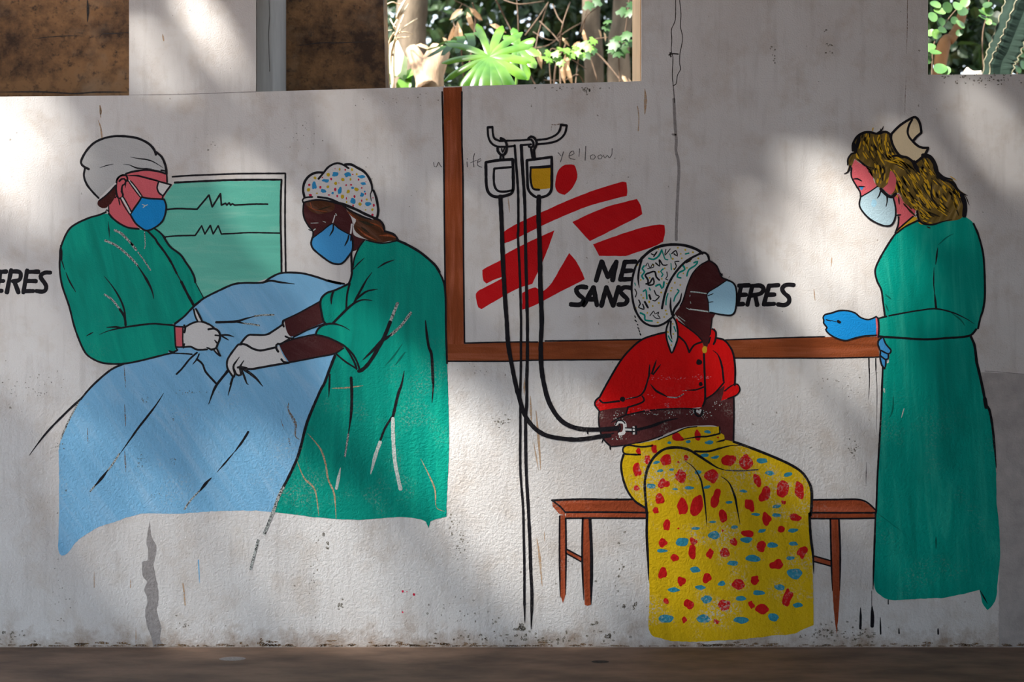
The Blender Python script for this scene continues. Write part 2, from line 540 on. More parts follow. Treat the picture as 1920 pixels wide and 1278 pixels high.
def stroke_geo(V, F, path, w, layer, base, taper=0, seed=0.0, pts=None):
    pp = parse(path) if pts is None else pts
    runs, cur = [], [pp[0]]
    for i, p in enumerate(pp[1:], 1):
        cur.append(p)
        if p[2] and i < len(pp) - 1:
            runs.append(cur)
            cur = [p]
    runs.append(cur)
    for ri, run in enumerate(runs):
        q = curve([(a, b, False) for a, b, c in run], False, 3.0)
        if len(q) < 2:
            continue
        n = len(q)
        y = -(layer + 0.01 * ri) * LAYER - base[1]
        first = len(V)
        dx0, dy0 = q[0][0] - q[1][0], q[0][1] - q[1][1]
        l0 = math.hypot(dx0, dy0) or 1
        dx1, dy1 = q[-1][0] - q[-2][0], q[-1][1] - q[-2][1]
        l1 = math.hypot(dx1, dy1) or 1
        e = w * 0.36
        q = [(q[0][0] + dx0 / l0 * e, q[0][1] + dy0 / l0 * e)] + q + [(q[-1][0] + dx1 / l1 * e, q[-1][1] + dy1 / l1 * e)]
        n += 2
        length = sum(math.hypot(q[i][0] - q[i - 1][0], q[i][1] - q[i - 1][1]) for i in range(1, n))
        tf = min(0.45, 48.0 / max(length, 1.0))
        for i, (x, yy) in enumerate(q):
            a, b = q[max(0, i - 1)], q[min(n - 1, i + 1)]
            tx, ty = b[0] - a[0], b[1] - a[1]
            l = math.hypot(tx, ty) or 1
            nx, ny = -ty / l, tx / l
            t = i / (n - 1)
            ww = w * (1 + 0.16 * wob(x, yy, 0.11, seed))
            if i in (0, n - 1):
                ww *= 0.55
            if taper & 1:
                ww *= 0.18 + 0.82 * min(1, t / tf)
            if taper & 2:
                ww *= 0.18 + 0.82 * min(1, (1 - t) / tf)
            for sgn in (-1, 1):
                h = ww * 0.5 * sgn + 0.22 * wob(x, yy, 0.3, seed + 5 * sgn)
                V.append((X(x + nx * h) - base[0], y, Z(yy + ny * h) - base[2]))
        for i in range(n - 1):
            k = first + 2 * i
            F.append((k, k + 1, k + 3, k + 2))


class Painted:
    """one painted thing on the wall: an Empty at its foot and its parts"""
    def __init__(self, name, px, py, label, cat, group=None, layer=2):
        self.base = (X(px), 0.0, Z(py))
        self.root = empty(name, self.base, label, cat, group)
        self.layer = layer

    def fill(self, name, mat, path, up=0, parent=None, label=None, wobble=0.5, step=4.0):
        o = fill_obj(name, mat, path, self.layer + up, parent or self.root, self.base, wobble, step=step)
        if label:
            o['label'] = label
        return o

    def lines(self, name, strokes, mat='black', up=1, parent=None):
        one = name in JOINED
        o = None
        V, F = [], []
        for k, s in enumerate(strokes):
            path, wd = s[0], s[1]
            stroke_geo(V, F, path, wd * (1.0 if name == 'letter' else LINE), self.layer + up + 0.03 * (k % 24), self.base, s[2] if len(s) > 2 else 0, k * 3.7)
            if not one:
                o = mesh_obj(name[:-1] if name.endswith('s') else name, V, F, mat, parent or self.root)
                V, F = [], []
        return mesh_obj(name, V, F, mat, parent or self.root) if one else o

    def blob(self, name, mat, cx, cy, rx, ry, up=2, parent=None, rough=0.22, rot=0.0, seed=None):
        c = CTX[CUR[0]]
        sd_ = random.random() * 90 if seed is None else seed
        pts = []
        for i in range(22):
            a = 2 * math.pi * i / 22
            r = 1 + rough * 2 * mnoise.noise(Vector((math.cos(a) * 0.9, math.sin(a) * 0.9, sd_)))
            x, y = rx * r * math.cos(a), ry * r * math.sin(a)
            pts.append((c[0] + (cx + x * math.cos(rot) - y * math.sin(rot)) / c[2], c[1] + (cy + x * math.sin(rot) + y * math.cos(rot)) / c[2]))
        return fill_obj(name, mat, '', self.layer + up, parent or self.root, self.base, 0.0, pts=pts)

    def blobs(self, name, mat, items, up=2, parent=None, rough=0.2):
        """many specks too small to pick apart: one part"""
        V, F = [], []
        c = CTX[CUR[0]]
        for cx, cy, rx, ry in items:
            n = len(V)
            sd_ = random.random() * 90
            for i in range(9):
                a = -2 * math.pi * i / 9
                r = 1 + rough * 2 * mnoise.noise(Vector((math.cos(a), math.sin(a), sd_)))
                V.append((X(c[0] + (cx + rx * r * math.cos(a)) / c[2]) - self.base[0], -(self.layer + up) * LAYER, Z(c[1] + (cy + ry * r * math.sin(a)) / c[2]) - self.base[2]))
            F.append(tuple(range(n, n + 9)))
        o = mesh_obj(name, V, F, mat, parent or self.root)
        o['kind'] = 'stuff'
        return o

# ================================================================ the setting
# ---- painted wall with its openings
TOP = 3.15
SILL = [(-700, 184), (0, 181), (242, 179), (480, 172), (722, 165), (1000, 158), (1203, 152), (1740, 140), (1920, 139), (2700, 132)]


def sill_at(px):
    for (a, b), (c, d) in zip(SILL, SILL[1:]):
        if a <= px <= c:
            return b + (d - b) * (px - a) / (c - a)
    return SILL[-1][1]


V, F = [], []
poly = [(X(-700), 0.0), (X(2700), 0.0)] + [(X(p), Z(q)) for p, q in reversed(SILL)]
prism_geo(V, F, poly, 0.0, 0.30)
for a, b, dep in ((-700, -420, 0.57), (242, 480, 0.57), (1203, 1740, 0.30), (2240, 2700, 0.30)):
    prism_geo(V, F, [(X(a), Z(sill_at(a))), (X(b), Z(sill_at(b))), (X(b), TOP - 0.25), (X(a), TOP - 0.25)], 0.0, dep)
box_geo(V, F, X(-700), X(2700), 0.0, 0.30, TOP - 0.25, TOP)
wall = mesh_obj('wall_back', V, F, 'wall')
tag(wall, 'whitewashed plaster wall with openings above the mural', None, None, 'structure')

# ---- mouldy concrete seen through the left openings
V, F = [], []
xr_b, xr_t = at(723, 165, 0.575).x, at(718, 0, 0.575).x
slope = (xr_t - xr_b) / (at(0, 0, 0.575).z - at(0, 165, 0.575).z)
prism_geo(V, F, [(X(-700), 0.0), (xr_b - slope * 2.2, 0.0), (xr_b + slope * 1.0, TOP + 0.1), (X(-700), TOP + 0.1)], 0.575, 0.75)
rear = mesh_obj('wall_rear', V, F, 'mould')
tag(rear, 'mouldy brown concrete wall behind the left openings', None, None, 'structure')
V, F = [], []
for pth, wd in (('@W1 250,290 400,275 520,268 620,270', 2.0), ('@W1 745,285 765,255 880,250 960,242', 2.6), ('@W2 300,345 470,322 640,320 860,312', 2.2),
                ('@W1 0,690 300,688 560,700 720,690 960,690', 3.0), ('@W1 655,0 660,90 655,160', 6.0)):
    pts = [(960 + (a - 960) * 1.1307, 639 + (b - 639) * 1.1307, False) for a, b, c in parse(pth)]
    stroke_geo(V, F, '', wd, 1, (0, -0.5745, 0), 3, 1.0, pts)
mesh_obj('block_joint', V, F, 'crack', rear)

# ---- jamb strip on the right of the middle opening, sunlight put into its tan
V, F = [], []
box_geo(V, F, X(1203) - 0.004, X(1203), 0.012, 0.30, Z(152) - 0.001, TOP - 0.25)
trim = mesh_obj('jamb_sun_strip', V, F, 'tan')
tag(trim, 'tan strip on the jamb of the middle opening, sunlight put into its colour', None, None, 'structure')

V, F = [], []  # grey strip laid over the pier's jamb, the shade put into its colour
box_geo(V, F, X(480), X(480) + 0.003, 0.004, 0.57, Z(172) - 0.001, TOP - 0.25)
jamb = mesh_obj('jamb_shade_strip', V, F, 'shadejamb')
tag(jamb, 'cracked inner side of the left pier, its shade put into a grey strip', None, None, 'structure')

# ---- floor and ground behind
V, F = [], []
box_geo(V, F, -12.0, 8.0, -14.0, 0.0, -0.2, 0.0)
floor = mesh_obj('floor', V, F, 'floor')
tag(floor, 'worn brown cement floor along the wall', None, None, 'structure')

# ---- unseen roof added out of frame, its gaps shaped to throw pools of sun
ROOF_Z = 3.25


def roof_hit(px, py):
    """where the sunbeam that reaches a point of the wall crosses the roof"""
    t = (ROOF_Z - Z(py)) / SUN_DIR.z
    return X(px) + SUN_DIR.x * t, SUN_DIR.y * t


def roof():
    """an added grid of roof sheets; its gaps are shaped to light the wall"""
    gaps = []
    for px, py, rx, ry in GAPS:
        gx, gy = roof_hit(px, py)
        gaps.append((gx, gy, rx * S, ry * S * abs(SUN_DIR.y / SUN_DIR.z)))
    V, F = [], []
    x0, x1, y0, y1, d = ROOF_X0, ROOF_X1, ROOF_Y0, 0.28, 0.05
    nx, ny = int((x1 - x0) / d), int((y1 - y0) / d)
    solid = {}
    for i in range(nx):
        for j in range(ny):
            cx, cy = x0 + (i + 0.5) * d, y0 + (j + 0.5) * d
            solid[i, j] = not any(((cx - a) / c) ** 2 + ((cy - b) / e) ** 2 < 1 for a, b, c, e in gaps)
    for j in range(ny):
        i = 0
        while i < nx:
            if solid[i, j]:
                k = i
                while k < nx and solid[k, j]:
                    k += 1
                box_geo(V, F, x0 + i * d, x0 + k * d, y0 + j * d, y0 + (j + 1) * d, ROOF_Z, ROOF_Z + 0.03)
                i = k
            else:
                i += 1
    o = mesh_obj('added_gap_roof', V, F, 'roof')
    tag(o, 'unseen added roof with gaps shaped to throw pools of sun on the wall', None, None, 'structure')


# (photo pixel of the pool of light, half width, half height in pixels)
GAPS = [(-35, 275, 76, 104), (60, 220, 56, 42), (275, 108, 40, 26), (390, 60, 40, 50), (1600, 430, 66, 88), (1565, 575, 50, 85), (1860, 255, 42, 40), (1720, 330, 22, 26), (1480, 480, 22, 30), (915, 930, 78, 110),
        (560, 1020, 55, 70), (1160, 930, 60, 70), (250, 1000, 45, 60), (720, 740, 45, 50), (1450, 770, 52, 56), (1620, 880, 30, 40), (40, 640, 40, 40), (490, 400, 30, 36), (720, 1120, 55, 50), (680, 250, 26, 30), (900, 480, 26, 30), (400, 1120, 36, 36)]
FRONT_X, SHADE_FASCIA = -0.5, 2.35
ROOF_X0, ROOF_X1, ROOF_Y0 = -7.0, 5.0, -5.5
roof()

# ---- unseen walls and fascia added around the camera to darken right and top
V, F = [], []
box_geo(V, F, 2.2, 2.4, -5.5, -0.01, 0.0, ROOF_Z - 0.002)
wr_ = mesh_obj('shade_wall_right', V, F, 'dimblocker')
tag(wr_, 'unseen end wall added to darken the right side', None, None, 'structure')
V, F = [], []
box_geo(V, F, FRONT_X, 2.19, -5.7, -5.5, 0.0, ROOF_Z - 0.002)
box_geo(V, F, -7.0, FRONT_X, -5.7, -5.5, SHADE_FASCIA, ROOF_Z - 0.002)
wf_ = mesh_obj('shade_wall_front', V, F, 'dimblocker')
tag(wf_, 'unseen wall and fascia added behind the camera to shade the right and top', None, None, 'structure')

# ---- marks on the wall that have a shape of their own
WB = (0, 0, 0)


def mark(name, mat, strokes, layer=0.5):
    for k, s in enumerate(strokes):
        V, F = [], []
        stroke_geo(V, F, s[0], s[1], layer, WB, s[2] if len(s) > 2 else 0, k * 2.3)
        mesh_obj(name, V, F, mat, wall)


def patch(name, mat, path, layer=0.4, wobble=1.6):
    return fill_obj(name, mat, path, layer, wall, WB, wobble, step=3.0)


patch('bare_render_strip', 'bare', '@px 1836,697* 1990,703* 1990,1216* 1872,1216* 1873,1130 1871,1000 1860,900 1850,780', 0.3, 2.0)
mark('crack', 'crack', [('@W3 1225,0 1222,150 1195,220 1197,300 1193,380 1205,430 1200,560 1205,620 1213,700 1216,770', 1.6), ('@W3 1255,0 1265,100 1262,200 1278,280 1268,350 1258,400 1255,470 1262,520 1240,560 1228,630 1205,640', 1.6),
                        ('@W3 1175,412 1200,402 1245,405', 2.6), ('@W3 1185,395 1190,425', 3.0)])
mark('filled_crack', 'damp', [('@W3 1212,740 1217,850 1222,950 1230,1050 1228,1130 1245,1200 1250,1278 @px 1272,340 1270,380 1268,430 1268,450', 5.5), ('@W3 1200,1005 1225,1010', 3.5)], 0.4)
mark('hairline', 'rustdark', [('@W4 1045,0 1043,150 1042,260 1036,400', 1.3, 2), ('@W4 1035,575 1028,700 1025,860', 1.1, 3)])
patch('damp_patch', 'damp', '@A9 950,255* 960,350 985,400 993,440 975,530* 985,600 1003,680 1003,780 995,830 1022,930 1015,1010 1047,1052* 970,1058* 960,1000 932,920 920,840 933,760 916,690 932,640 903,600 903,520 935,505 940,450 928,380')
mark('rust_run', 'rust', [('@W1 1218,258 1226,305', 3.5, 3), ('@W1 750,790 757,830 752,870', 3.2, 3), ('@W1 735,900 755,960 768,1080', 3.2, 3), ('@A1 640,490 665,560 680,630', 2.4, 3),
                          ('@A9 597,580 597,680', 1.6, 1), ('@A9 827,630 827,680', 1.6, 1), ('@A9 1160,655 1168,720 1173,790', 3.0), ('@A9 862,935 862,1040', 1.6, 3),
                          ('@C3 182,235 200,350 220,575', 4.5, 3), ('@C3 235,180 238,250', 1.6, 3), ('@B2 380,500 378,640', 3.5, 3), ('@B2 430,650 440,880', 4.2, 3), ('@B2 480,780 500,1000 520,1278', 4.6, 3), ('@B2 460,1050 500,1278', 2.6, 3),
                          ('@W3 995,670 1000,740 995,850', 5.5, 3), ('@W3 940,795 950,880 945,980', 1.8), ('@B8 195,310 190,390', 2.4, 3), ('@B8 30,600 40,700', 2.4, 3), ('@A11 770,930 780,1010 785,1090', 2.2, 3),
                          ('@px 203,690 205,720', 1.6, 3), ('@px 232,690 235,730', 1.6, 3), ('@px 234,760 236,800', 1.8, 3), ('@px 235,850 237,885', 2.2, 3), ('@px 187,198 189,220', 3, 3)])
mark('drip', 'black', [('@C1 635,40 637,170', 2.8, 2), ('@C1 640,130 638,300 630,380', 1.6, 2), ('@C1 690,50 692,180', 2.6, 2), ('@C1 693,160 700,320 695,640', 1.3, 2), ('@C2 452,810 452,880 450,940', 4.5, 1), ('@C2 522,700 523,800', 1.0, 0), ('@C2 524,800 527,870 525,925', 7.0, 1),
                       ('@C2 577,870 579,975', 3.0, 1), ('@C2 627,745 627,785', 2.2, 1), ('@C2 695,940 696,970', 3.0, 1), ('@C2 943,940 944,975', 3.4, 1), ('@C1 615,880 612,1070', 1.2, 3)])
mark('ink_dash', 'black', [('@B1 598,648 604,662', 2.2), ('@B1 600,682 612,694', 2.4), ('@B1 618,716 624,722', 2.0), ('@B1 622,742 632,752', 2.0), ('@B1 630,758 638,778', 1.8), ('@B1 640,790 646,802', 2.4)])
mark('blue_drip', 'sheet', [('@A9 1257,505 1262,580 1265,650', 2.2, 2)])
mark('seam', 'damp', [('@C1 1560,150 1700,160 1874,175', 1.2), ('@px 242,178 330,177 420,174 480,172', 1.4, 1)])
moss = []
use('px')
for (cx, cy, n, sx, sy, r) in ((345, 1170, 7, 14, 16, 2.6), (1130, 1190, 9, 60, 14, 2.4), (1165, 1040, 16, 8, 70, 2.2), (1175, 1135, 16, 26, 6, 2.4), (975, 1175, 8, 8, 5, 4), (1115, 1168, 3, 4, 4, 4), (1144, 1189, 4, 6, 6, 4.6), (1010, 1195, 26, 45, 10, 2.8),
                               (640, 1130, 10, 8, 12, 2.2), (870, 1150, 22, 60, 26, 2.0), (880, 1195, 26, 70, 8, 2.2), (940, 790, 18, 14, 12, 1.9), (1600, 840, 16, 10, 14, 2.0), (1600, 1190, 40, 50, 12, 2.2), (1545, 1185, 40, 45, 14, 2.4), (20, 1190, 16, 30, 10, 2.6),
                               (110, 1120, 14, 18, 50, 1.4), (1110, 1085, 12, 60, 40, 1.6), (500, 880, 0, 1, 1, 1), (860, 1010, 26, 12, 40, 1.7), (845, 985, 8, 4, 22, 1.7), (610, 1010, 8, 8, 20, 2.6), (590, 1065, 16, 8, 60, 1.6), (1100, 172, 8, 6, 5, 3.0), (1085, 165, 18, 50, 3, 1.6), (1850, 150, 60, 70, 9, 1.8),
                               (700, 340, 14, 60, 60, 1.1), (400, 270, 5, 8, 8, 1.6), (560, 250, 20, 40, 30, 1.2), (760, 190, 16, 60, 12, 1.3), (1180, 690, 8, 40, 30, 1.6), (60, 730, 40, 50, 24, 1.2), (900, 690, 18, 40, 30, 1.2), (1560, 720, 26, 60, 22, 1.3), (1550, 90, 10, 12, 30, 2.0), (1450, 100, 8, 6, 30, 2.0)):
    for i in range(n):
        moss.append((random.gauss(cx, sx * 0.6), random.gauss(cy, sy * 0.6), r * random.uniform(0.4, 1.3), r * random.uniform(0.4, 1.2)))


def specks(name, mat, items, layer=0.45):
    V, F = [], []
    for cx, cy, rx, ry in items:
        n = len(V)
        sd_ = random.random() * 90
        for i in range(9):
            a = -2 * math.pi * i / 9
            r = 1 + 0.6 * mnoise.noise(Vector((math.cos(a), math.sin(a), sd_)))
            V.append((X(cx + rx * r * math.cos(a)), -layer * LAYER, max(0.003, Z(cy + ry * r * math.sin(a)))))
        F.append(tuple(range(n, n + 9)))
    o = mesh_obj(name, V, F, mat, wall)
    o['kind'] = 'stuff'
    return o


specks('mould_specks', 'moss', moss)
foot = [(random.uniform(-40, 1960), 1213 - abs(random.gauss(0, 3.5)), random.uniform(2, 13), random.uniform(0.8, 2.6)) for i in range(300)]
foot += [(random.gauss(500, 14), 1211 - abs(random.gauss(0, 5)), random.uniform(2, 6), random.uniform(1, 3)) for i in range(30)]
specks('earth_stains', 'rustdark', foot)
specks('red_splashes', 'dotred', [(755, 1108, 2.2, 2.2), (776, 1114, 2.6, 2.4), (755, 1147, 1.4, 1.4), (763, 1109, 1.0, 1.0)])
for px, w_, d_ in ((455, 0.030, -0.16), (1840, 0.0, 0), (1118, 0.02, -0.2)):
    if w_:
        vv = [(X(px) + w_ * 1.6 * math.cos(a), d_ + w_ * 0.9 * math.sin(a), 0.0006) for a in [i * math.pi / 8 for i in range(16)]]
        mesh_obj('floor_stain', vv, [tuple(range(16))], 'damp' if px == 455 else 'crack', floor)

# jamb crack on the inner side of the left pier
V, F = [], []
for (t0, p0), (t1, p1) in zip([(0.22, 0), (0.235, 30), (0.21, 62), (0.22, 100), (0.235, 131)], [(0.235, 30), (0.21, 62), (0.22, 100), (0.235, 131), (0.23, 134)]):
    n = len(V)
    xx = X(480) + 0.0034
    za, zb = at(480, p0, t0).z, at(480, p1, t1).z
    V += [(xx, t0 - 0.006, za), (xx, t0 + 0.006, za), (xx, t1 + 0.006, zb), (xx, t1 - 0.006, zb)]
    F.append((n, n + 1, n + 2, n + 3))
mesh_obj('crack', V, F, 'crack', jamb)

# ================================================================ the mural
# ---- wooden frame painted round the emblem
fr = Painted('painted_border', 850, 678, 'red-brown painted wooden frame, an upright board meeting a long rail', 'painted border', layer=1)
use('px')
bd = fr.fill('upright_board', 'brown', '831,164* 866,163* 866,250 868,420 869,500 871,645* 838,645* 835,500 833,300')
rl = fr.fill('rail', 'brownh', '838,645* 871,645* 900,643 1010,641 1202,637 1360,636 1500,632 1648,631* 1648,669* 1500,671 1378,671 1163,674 1000,676 838,678*')
fr.lines('outline', [('829,172 832,300 833,400 835,560 837,680', 2.4), ('866,172 866,260 868,330 869,480 871,642', 2.4)], parent=bd)
fr.lines('outline', [('871,643 950,641 1008,641', 2.2), ('1022,639 1100,638 1203,636', 2.2), ('838,677 950,677 1000,675 1165,674', 2.2), ('1360,637 1440,634 1500,632 1546,631', 2.0), ('1378,671 1500,671 1560,671 1648,669', 2.0)], parent=rl)

# ---- monitor
mo = Painted('painted_monitor', 440, 520, 'pale green painted monitor with two jagged black traces', 'painted monitor', layer=1)
use('A2')
sc_ = mo.fill('screen', 'screen', '150,420* 272,250* 700,232* 1425,222* 1430,1240* 1200,1320* 500,1560* 300,1300* 180,850* 0,740*', wobble=1.2)
mo.lines('casing', [('250,182 420,170 700,158 1000,148 1482,145* 1478,600 1482,1000 1486,1222', 2.6), ('275,245 480,235 700,225 850,218 1100,214 1440,214* 1432,400 1430,700 1436,900 1440,1225', 3.0)], up=1)
mo.lines('trace', [('180,540 300,528 520,535* 650,380* 685,510* 775,365* 785,490* 830,470* 845,490* 870,465* 885,490* 905,475* 930,490* 1000,486 1150,479 1290,480', 2.6)], parent=sc_)
mo.lines('trace', [('180,835 300,825 500,820* 570,715* 605,805* 665,710* 695,805* 750,715* 785,805* 900,800 1100,790 1425,795', 2.3)], parent=sc_)

# ---- red emblem
em = Painted('painted_emblem', 1000, 580, 'red emblem of a running figure built from slanted stripes', 'emblem', layer=1)
use('A12')
for nm, pth in (('head', '830,35 880,40 900,90 905,140 880,200 845,245 805,278* 760,265 732,230 730,170 750,90 790,45'),
                ('long_stripe', '315,575* 400,520 600,425 800,335 1000,255 1150,205 1270,172 1297,178* 1305,250 1300,285* 1200,310 1000,365 800,445 600,535 400,635 320,665*'),
                ('stripe', '865,495* 1000,430 1150,370 1300,330 1380,310* 1410,360 1425,430* 1380,460 1200,550 1005,648*'),
                ('stripe', '1030,672* 1200,610 1400,545 1560,513 1600,520* 1605,580 1590,650* 1530,685 1290,767* 1080,765*'),
                ('torso', '145,880* 180,855 300,795 330,752 500,662 722,560* 650,760 545,988* 500,1002 440,1020 340,1070* 330,1000 310,930* 230,960 180,985* 155,965'),
                ('stripe', '95,1065* 120,1040 310,942* 345,1065* 300,1095 140,1190* 115,1175 95,1100'),
                ('leg', '465,1060* 500,1040 570,1015 595,1030 632,1045 700,980 770,860 840,742* 890,800 930,870 965,950* 940,965 800,1035 640,1120 540,1170 465,1195*')):
    em.fill(nm, 'emblem', pth)

# ---- block capitals


def word(name, label, ctx, letters, px, py, wd):
    use(ctx)
    t = Painted(name, px, py, label, 'lettering', layer=1)
    for l in letters:
        t.lines('letter', [(s, wd) if isinstance(s, str) else s for s in l], up=0)
    return t


word('painted_lettering', 'black slanted capitals ME left of the headscarf', 'B1',
     [['288,368 334,212', '334,214 384,340', '384,338 452,214', '452,214 420,366'], ['482,362 520,214', '515,218 605,214', '500,290 575,286', '482,358 570,354']], 1150, 528, 9.0)
word('painted_lettering', 'black slanted capitals SANS at the shoulder of the seated woman', 'B1',
     [['212,420 160,416 130,438 148,478 188,512 180,545 150,560 85,556'], ['190,565 268,418', '268,418 296,565', '212,516 290,514'], ['330,570 372,418', '372,418 425,568', '425,568 470,416'], ['570,425 515,420 482,448 505,482 538,516 520,552 465,558']], 1130, 576, 9.0)
word('painted_lettering', 'black slanted letters ERES right of the seated woman', 'B1',
     [['1415,560 1450,408', '1430,407 1515,403', '1425,482 1490,479', '1415,556 1468,553'], ['1498,562 1540,406', '1535,410 1600,406 1628,428 1608,468 1525,486', '1562,488 1578,564'],
      ['1630,560 1672,408', '1668,408 1750,402', '1650,480 1718,478', '1630,556 1715,552'], ['1872,402 1810,400 1778,428 1792,464 1830,500 1830,540 1795,562 1742,556']], 1440, 572, 8.4)
word('painted_lettering', 'black slanted letters ERES cut off at the left edge', 'A14',
     [['-95,900 20,290', '-20,310 200,300', '-40,580 110,582', '-80,880 60,878'], ['205,935 335,250', '340,300 540,300 620,360 610,500 540,570 380,590', '430,600 555,935'],
      ['700,935 815,260', '800,310 1160,305', '760,580 1085,588', '700,888 1000,884'], ['1515,335 1350,335 1235,400 1230,500 1320,620 1385,740 1360,860 1260,905 1080,880']], 40, 550, 8.2)
use('W2')
hw = Painted('handwriting', 855, 315, 'faint handwritten word white crossed by the brown upright board', 'handwriting', layer=3)
hw.lines('letter', [('1330,1215 1335,1245 1350,1250 1362,1222 1366,1214 1384,1244 1393,1250', 1.3)], 'pencil', 0)
hw.lines('letter', [('1580,1212 1583,1250', 1.6), ('1582,1188 1583,1192', 1.6)], 'pencil', 0)
hw.lines('letter', [('1636,1150 1628,1190 1632,1250', 1.6), ('1606,1218 1650,1200', 1.2)], 'pencil', 0)
hw.lines('letter', [('1660,1215 1685,1202 1682,1186 1662,1198 1660,1238 1692,1252', 1.4)], 'pencil', 0)
use('W3')
hw = Painted('handwriting', 1095, 300, 'faint handwritten word yellow above the red dot', 'handwriting', layer=3)
for st in ([('345,1142 367,1167', 1.4), ('385,1136 363,1212', 1.6)], [('430,1168 465,1150 460,1130 437,1140 428,1180 472,1195', 1.5)], [('505,1113 502,1172', 1.4)], [('552,1095 547,1200', 1.6)],
           [('604,1158 586,1168 590,1190 612,1192 626,1174 612,1158', 1.5)], [('656,1160 642,1172 650,1190 668,1188 676,1170 662,1158', 1.4)], [('684,1160 696,1184 714,1162 728,1182 746,1160 750,1112', 1.5)]):
    hw.lines('letter', st, 'pencil', 0)
mark('scratch', 'rustdark', [('@A11 1240,135 1290,140 1370,120', 1.6), ('@A11 1245,150 1240,200', 0.8), ('@A11 1330,140 1350,150', 1.2)], 3)

# ---- drip stand, bags and tubes
st = Painted('painted_drip_stand', 985, 1176, 'tall black-outlined drip stand with a curved crossbar, no fill', 'drip stand', layer=4)
use('A11')
st.lines('crossbar', [('548,172 555,270 590,340 650,374 722,378 840,370', 3.2), ('600,170 605,240 625,290 680,314 722,314', 3.2), ('546,168 602,164', 3.6), ('755,312 900,308 1010,300', 3.0), ('1092,304 1200,290 1290,250 1332,200 1346,142', 3.2),
                     ('1344,140 1410,146', 3.6), ('1410,148 1385,240 1310,310 1200,340 1090,350', 3.2), ('912,360 1022,352', 3.0)])
st.lines('pole', [('842,362 852,500 868,700 880,900 882,1278 @A12 430,600 445,900 455,1278 @B2 350,200 350,400 345,600 345,900 345,1278 @C3 80,0 85,200 90,450 90,650 93,840', 3.6, 2),
                  ('914,360 920,500 940,800 952,1000 956,1278 @A12 490,600 495,850 505,1278 @B2 405,300 400,500 400,700 390,850 395,1278 @C3 118,0 130,250 136,450 145,650 140,885', 4.6, 2)], up=1)
use('A11')
b1 = Painted('painted_drip_bag', 936, 370, 'painted drip bag with a clear white window, left on the stand', 'drip bag', 'drip bags on the painted stand', layer=5)
bb = b1.fill('bag', 'white', '528,548* 660,526 822,515* 826,700 825,840 800,890 700,920 620,920 560,880 535,800 530,650')
b1.lines('outline', [('528,548* 660,526 822,515* 826,700 825,840 800,890 700,920 620,920 560,880 535,800 530,650 528,548', 4.4)], parent=bb)
b1.lines('window', [('805,600 620,616* 614,700 622,800 660,858 740,866 820,850', 3.4)], parent=bb)
b1.lines('hook', [('688,286 735,310 757,365 748,430 722,468 692,465 658,425 655,392', 4.0), ('715,470 722,512', 3.0), ('690,470 685,515', 3.4), ('700,400 712,440 735,380', 2.2)], up=2)
b2 = Painted('painted_drip_bag', 1012, 372, 'painted drip bag holding amber yellow fluid, right on the stand', 'drip bag', 'drip bags on the painted stand', layer=5)
bb = b2.fill('bag', 'white', '975,525* 1100,510 1245,490* 1246,700 1240,850 1190,910 1100,930 1040,905 990,840 980,700')
b2.fill('fluid', 'fluid', '1020,605* 1120,600 1240,590* 1237,700 1228,830* 1100,842 1042,822 1020,740', 1, bb, 'amber yellow fluid')
b2.lines('outline', [('975,525* 1100,510 1245,490* 1246,700 1240,850 1190,910 1100,930 1040,905 990,840 980,700 975,525', 4.0)], up=2, parent=bb)
b2.lines('window', [('1015,604 1130,600 1236,590', 4.0), ('1018,600 1014,720 1040,830 1110,846', 3.2)], up=2, parent=bb)
b2.lines('hook', [('990,290 1020,268 1060,285 1082,332 1070,380 1052,412 1060,500', 3.8), ('1020,300 1046,332 1040,378 1015,386 995,374', 3.4), ('1020,400 1036,500', 3.4)], up=3)
tb = Painted('painted_tube', 938, 370, 'black drip tube from the white bag, lower loop to the arm', 'drip tube', layer=8)
tb.lines('tube', [('@A12 290,288 300,500 310,800 330,1150 340,1278 @B2 240,200 275,400 310,570 340,680 370,780 420,870 500,950 600,995 780,1020 900,1015 1030,995 1110,985', 6.3)], up=0)
tb = Painted('painted_tube', 1010, 372, 'black drip tube from the amber bag, upper loop to the arm', 'drip tube', layer=8)
tb.lines('tube', [('@A12 598,288 595,450 605,700 610,1000 620,1278 @B2 520,200 525,400 550,560 590,700 660,820 740,890 860,930 1020,935 1175,925', 6.6), ('@B2 918,940 922,972', 2.6, 2)], up=0)

# ---- bench
be = Painted('painted_bench', 1340, 1180, 'red-brown painted bench under the seated woman', 'painted bench', layer=2)
use('B6')
tp = be.fill('seat_top', 'bench', '185,186* 500,178 1060,180* 1060,296* 300,296*')
be.lines('outline', [('170,184 450,174 700,178 910,176', 3.0), ('178,190 245,240 297,297', 2.4), ('300,294 700,293 1045,298', 2.6)], parent=tp)
sl_ = be.fill('seat_edge', 'bench', '300,300* 1060,300* 1060,346* 300,348*')
be.lines('outline', [('300,350 600,348 1045,350', 2.6)], parent=sl_)
be.fill('seat_end', 'bench', '175,192* 200,194* 297,300* 286,322* 240,310* 176,238*')
for pth, ln in (('246,322* 296,322* 299,700 298,1050* 272,1135* 248,1060* 243,700', [('243,330 241,700 248,1080', 2.6, 2), ('298,350 301,650 297,1050', 2.6, 2)]),
                ('458,350* 522,350* 530,700 532,1146* 500,1158* 474,1148* 456,700', [('455,350 450,700 464,1100', 3.0, 2), ('522,350 536,700 532,1135', 4.6, 2)])):
    lg = be.fill('leg', 'benchleg', pth)
    be.lines('outline', ln, parent=lg)
sx = be.fill('stretcher', 'benchleg', '300,634* 445,712* 445,748* 300,668*')
be.lines('outline', [('300,631 445,708', 2.2), ('300,671 445,752', 2.2)], parent=sx)
use('C2')
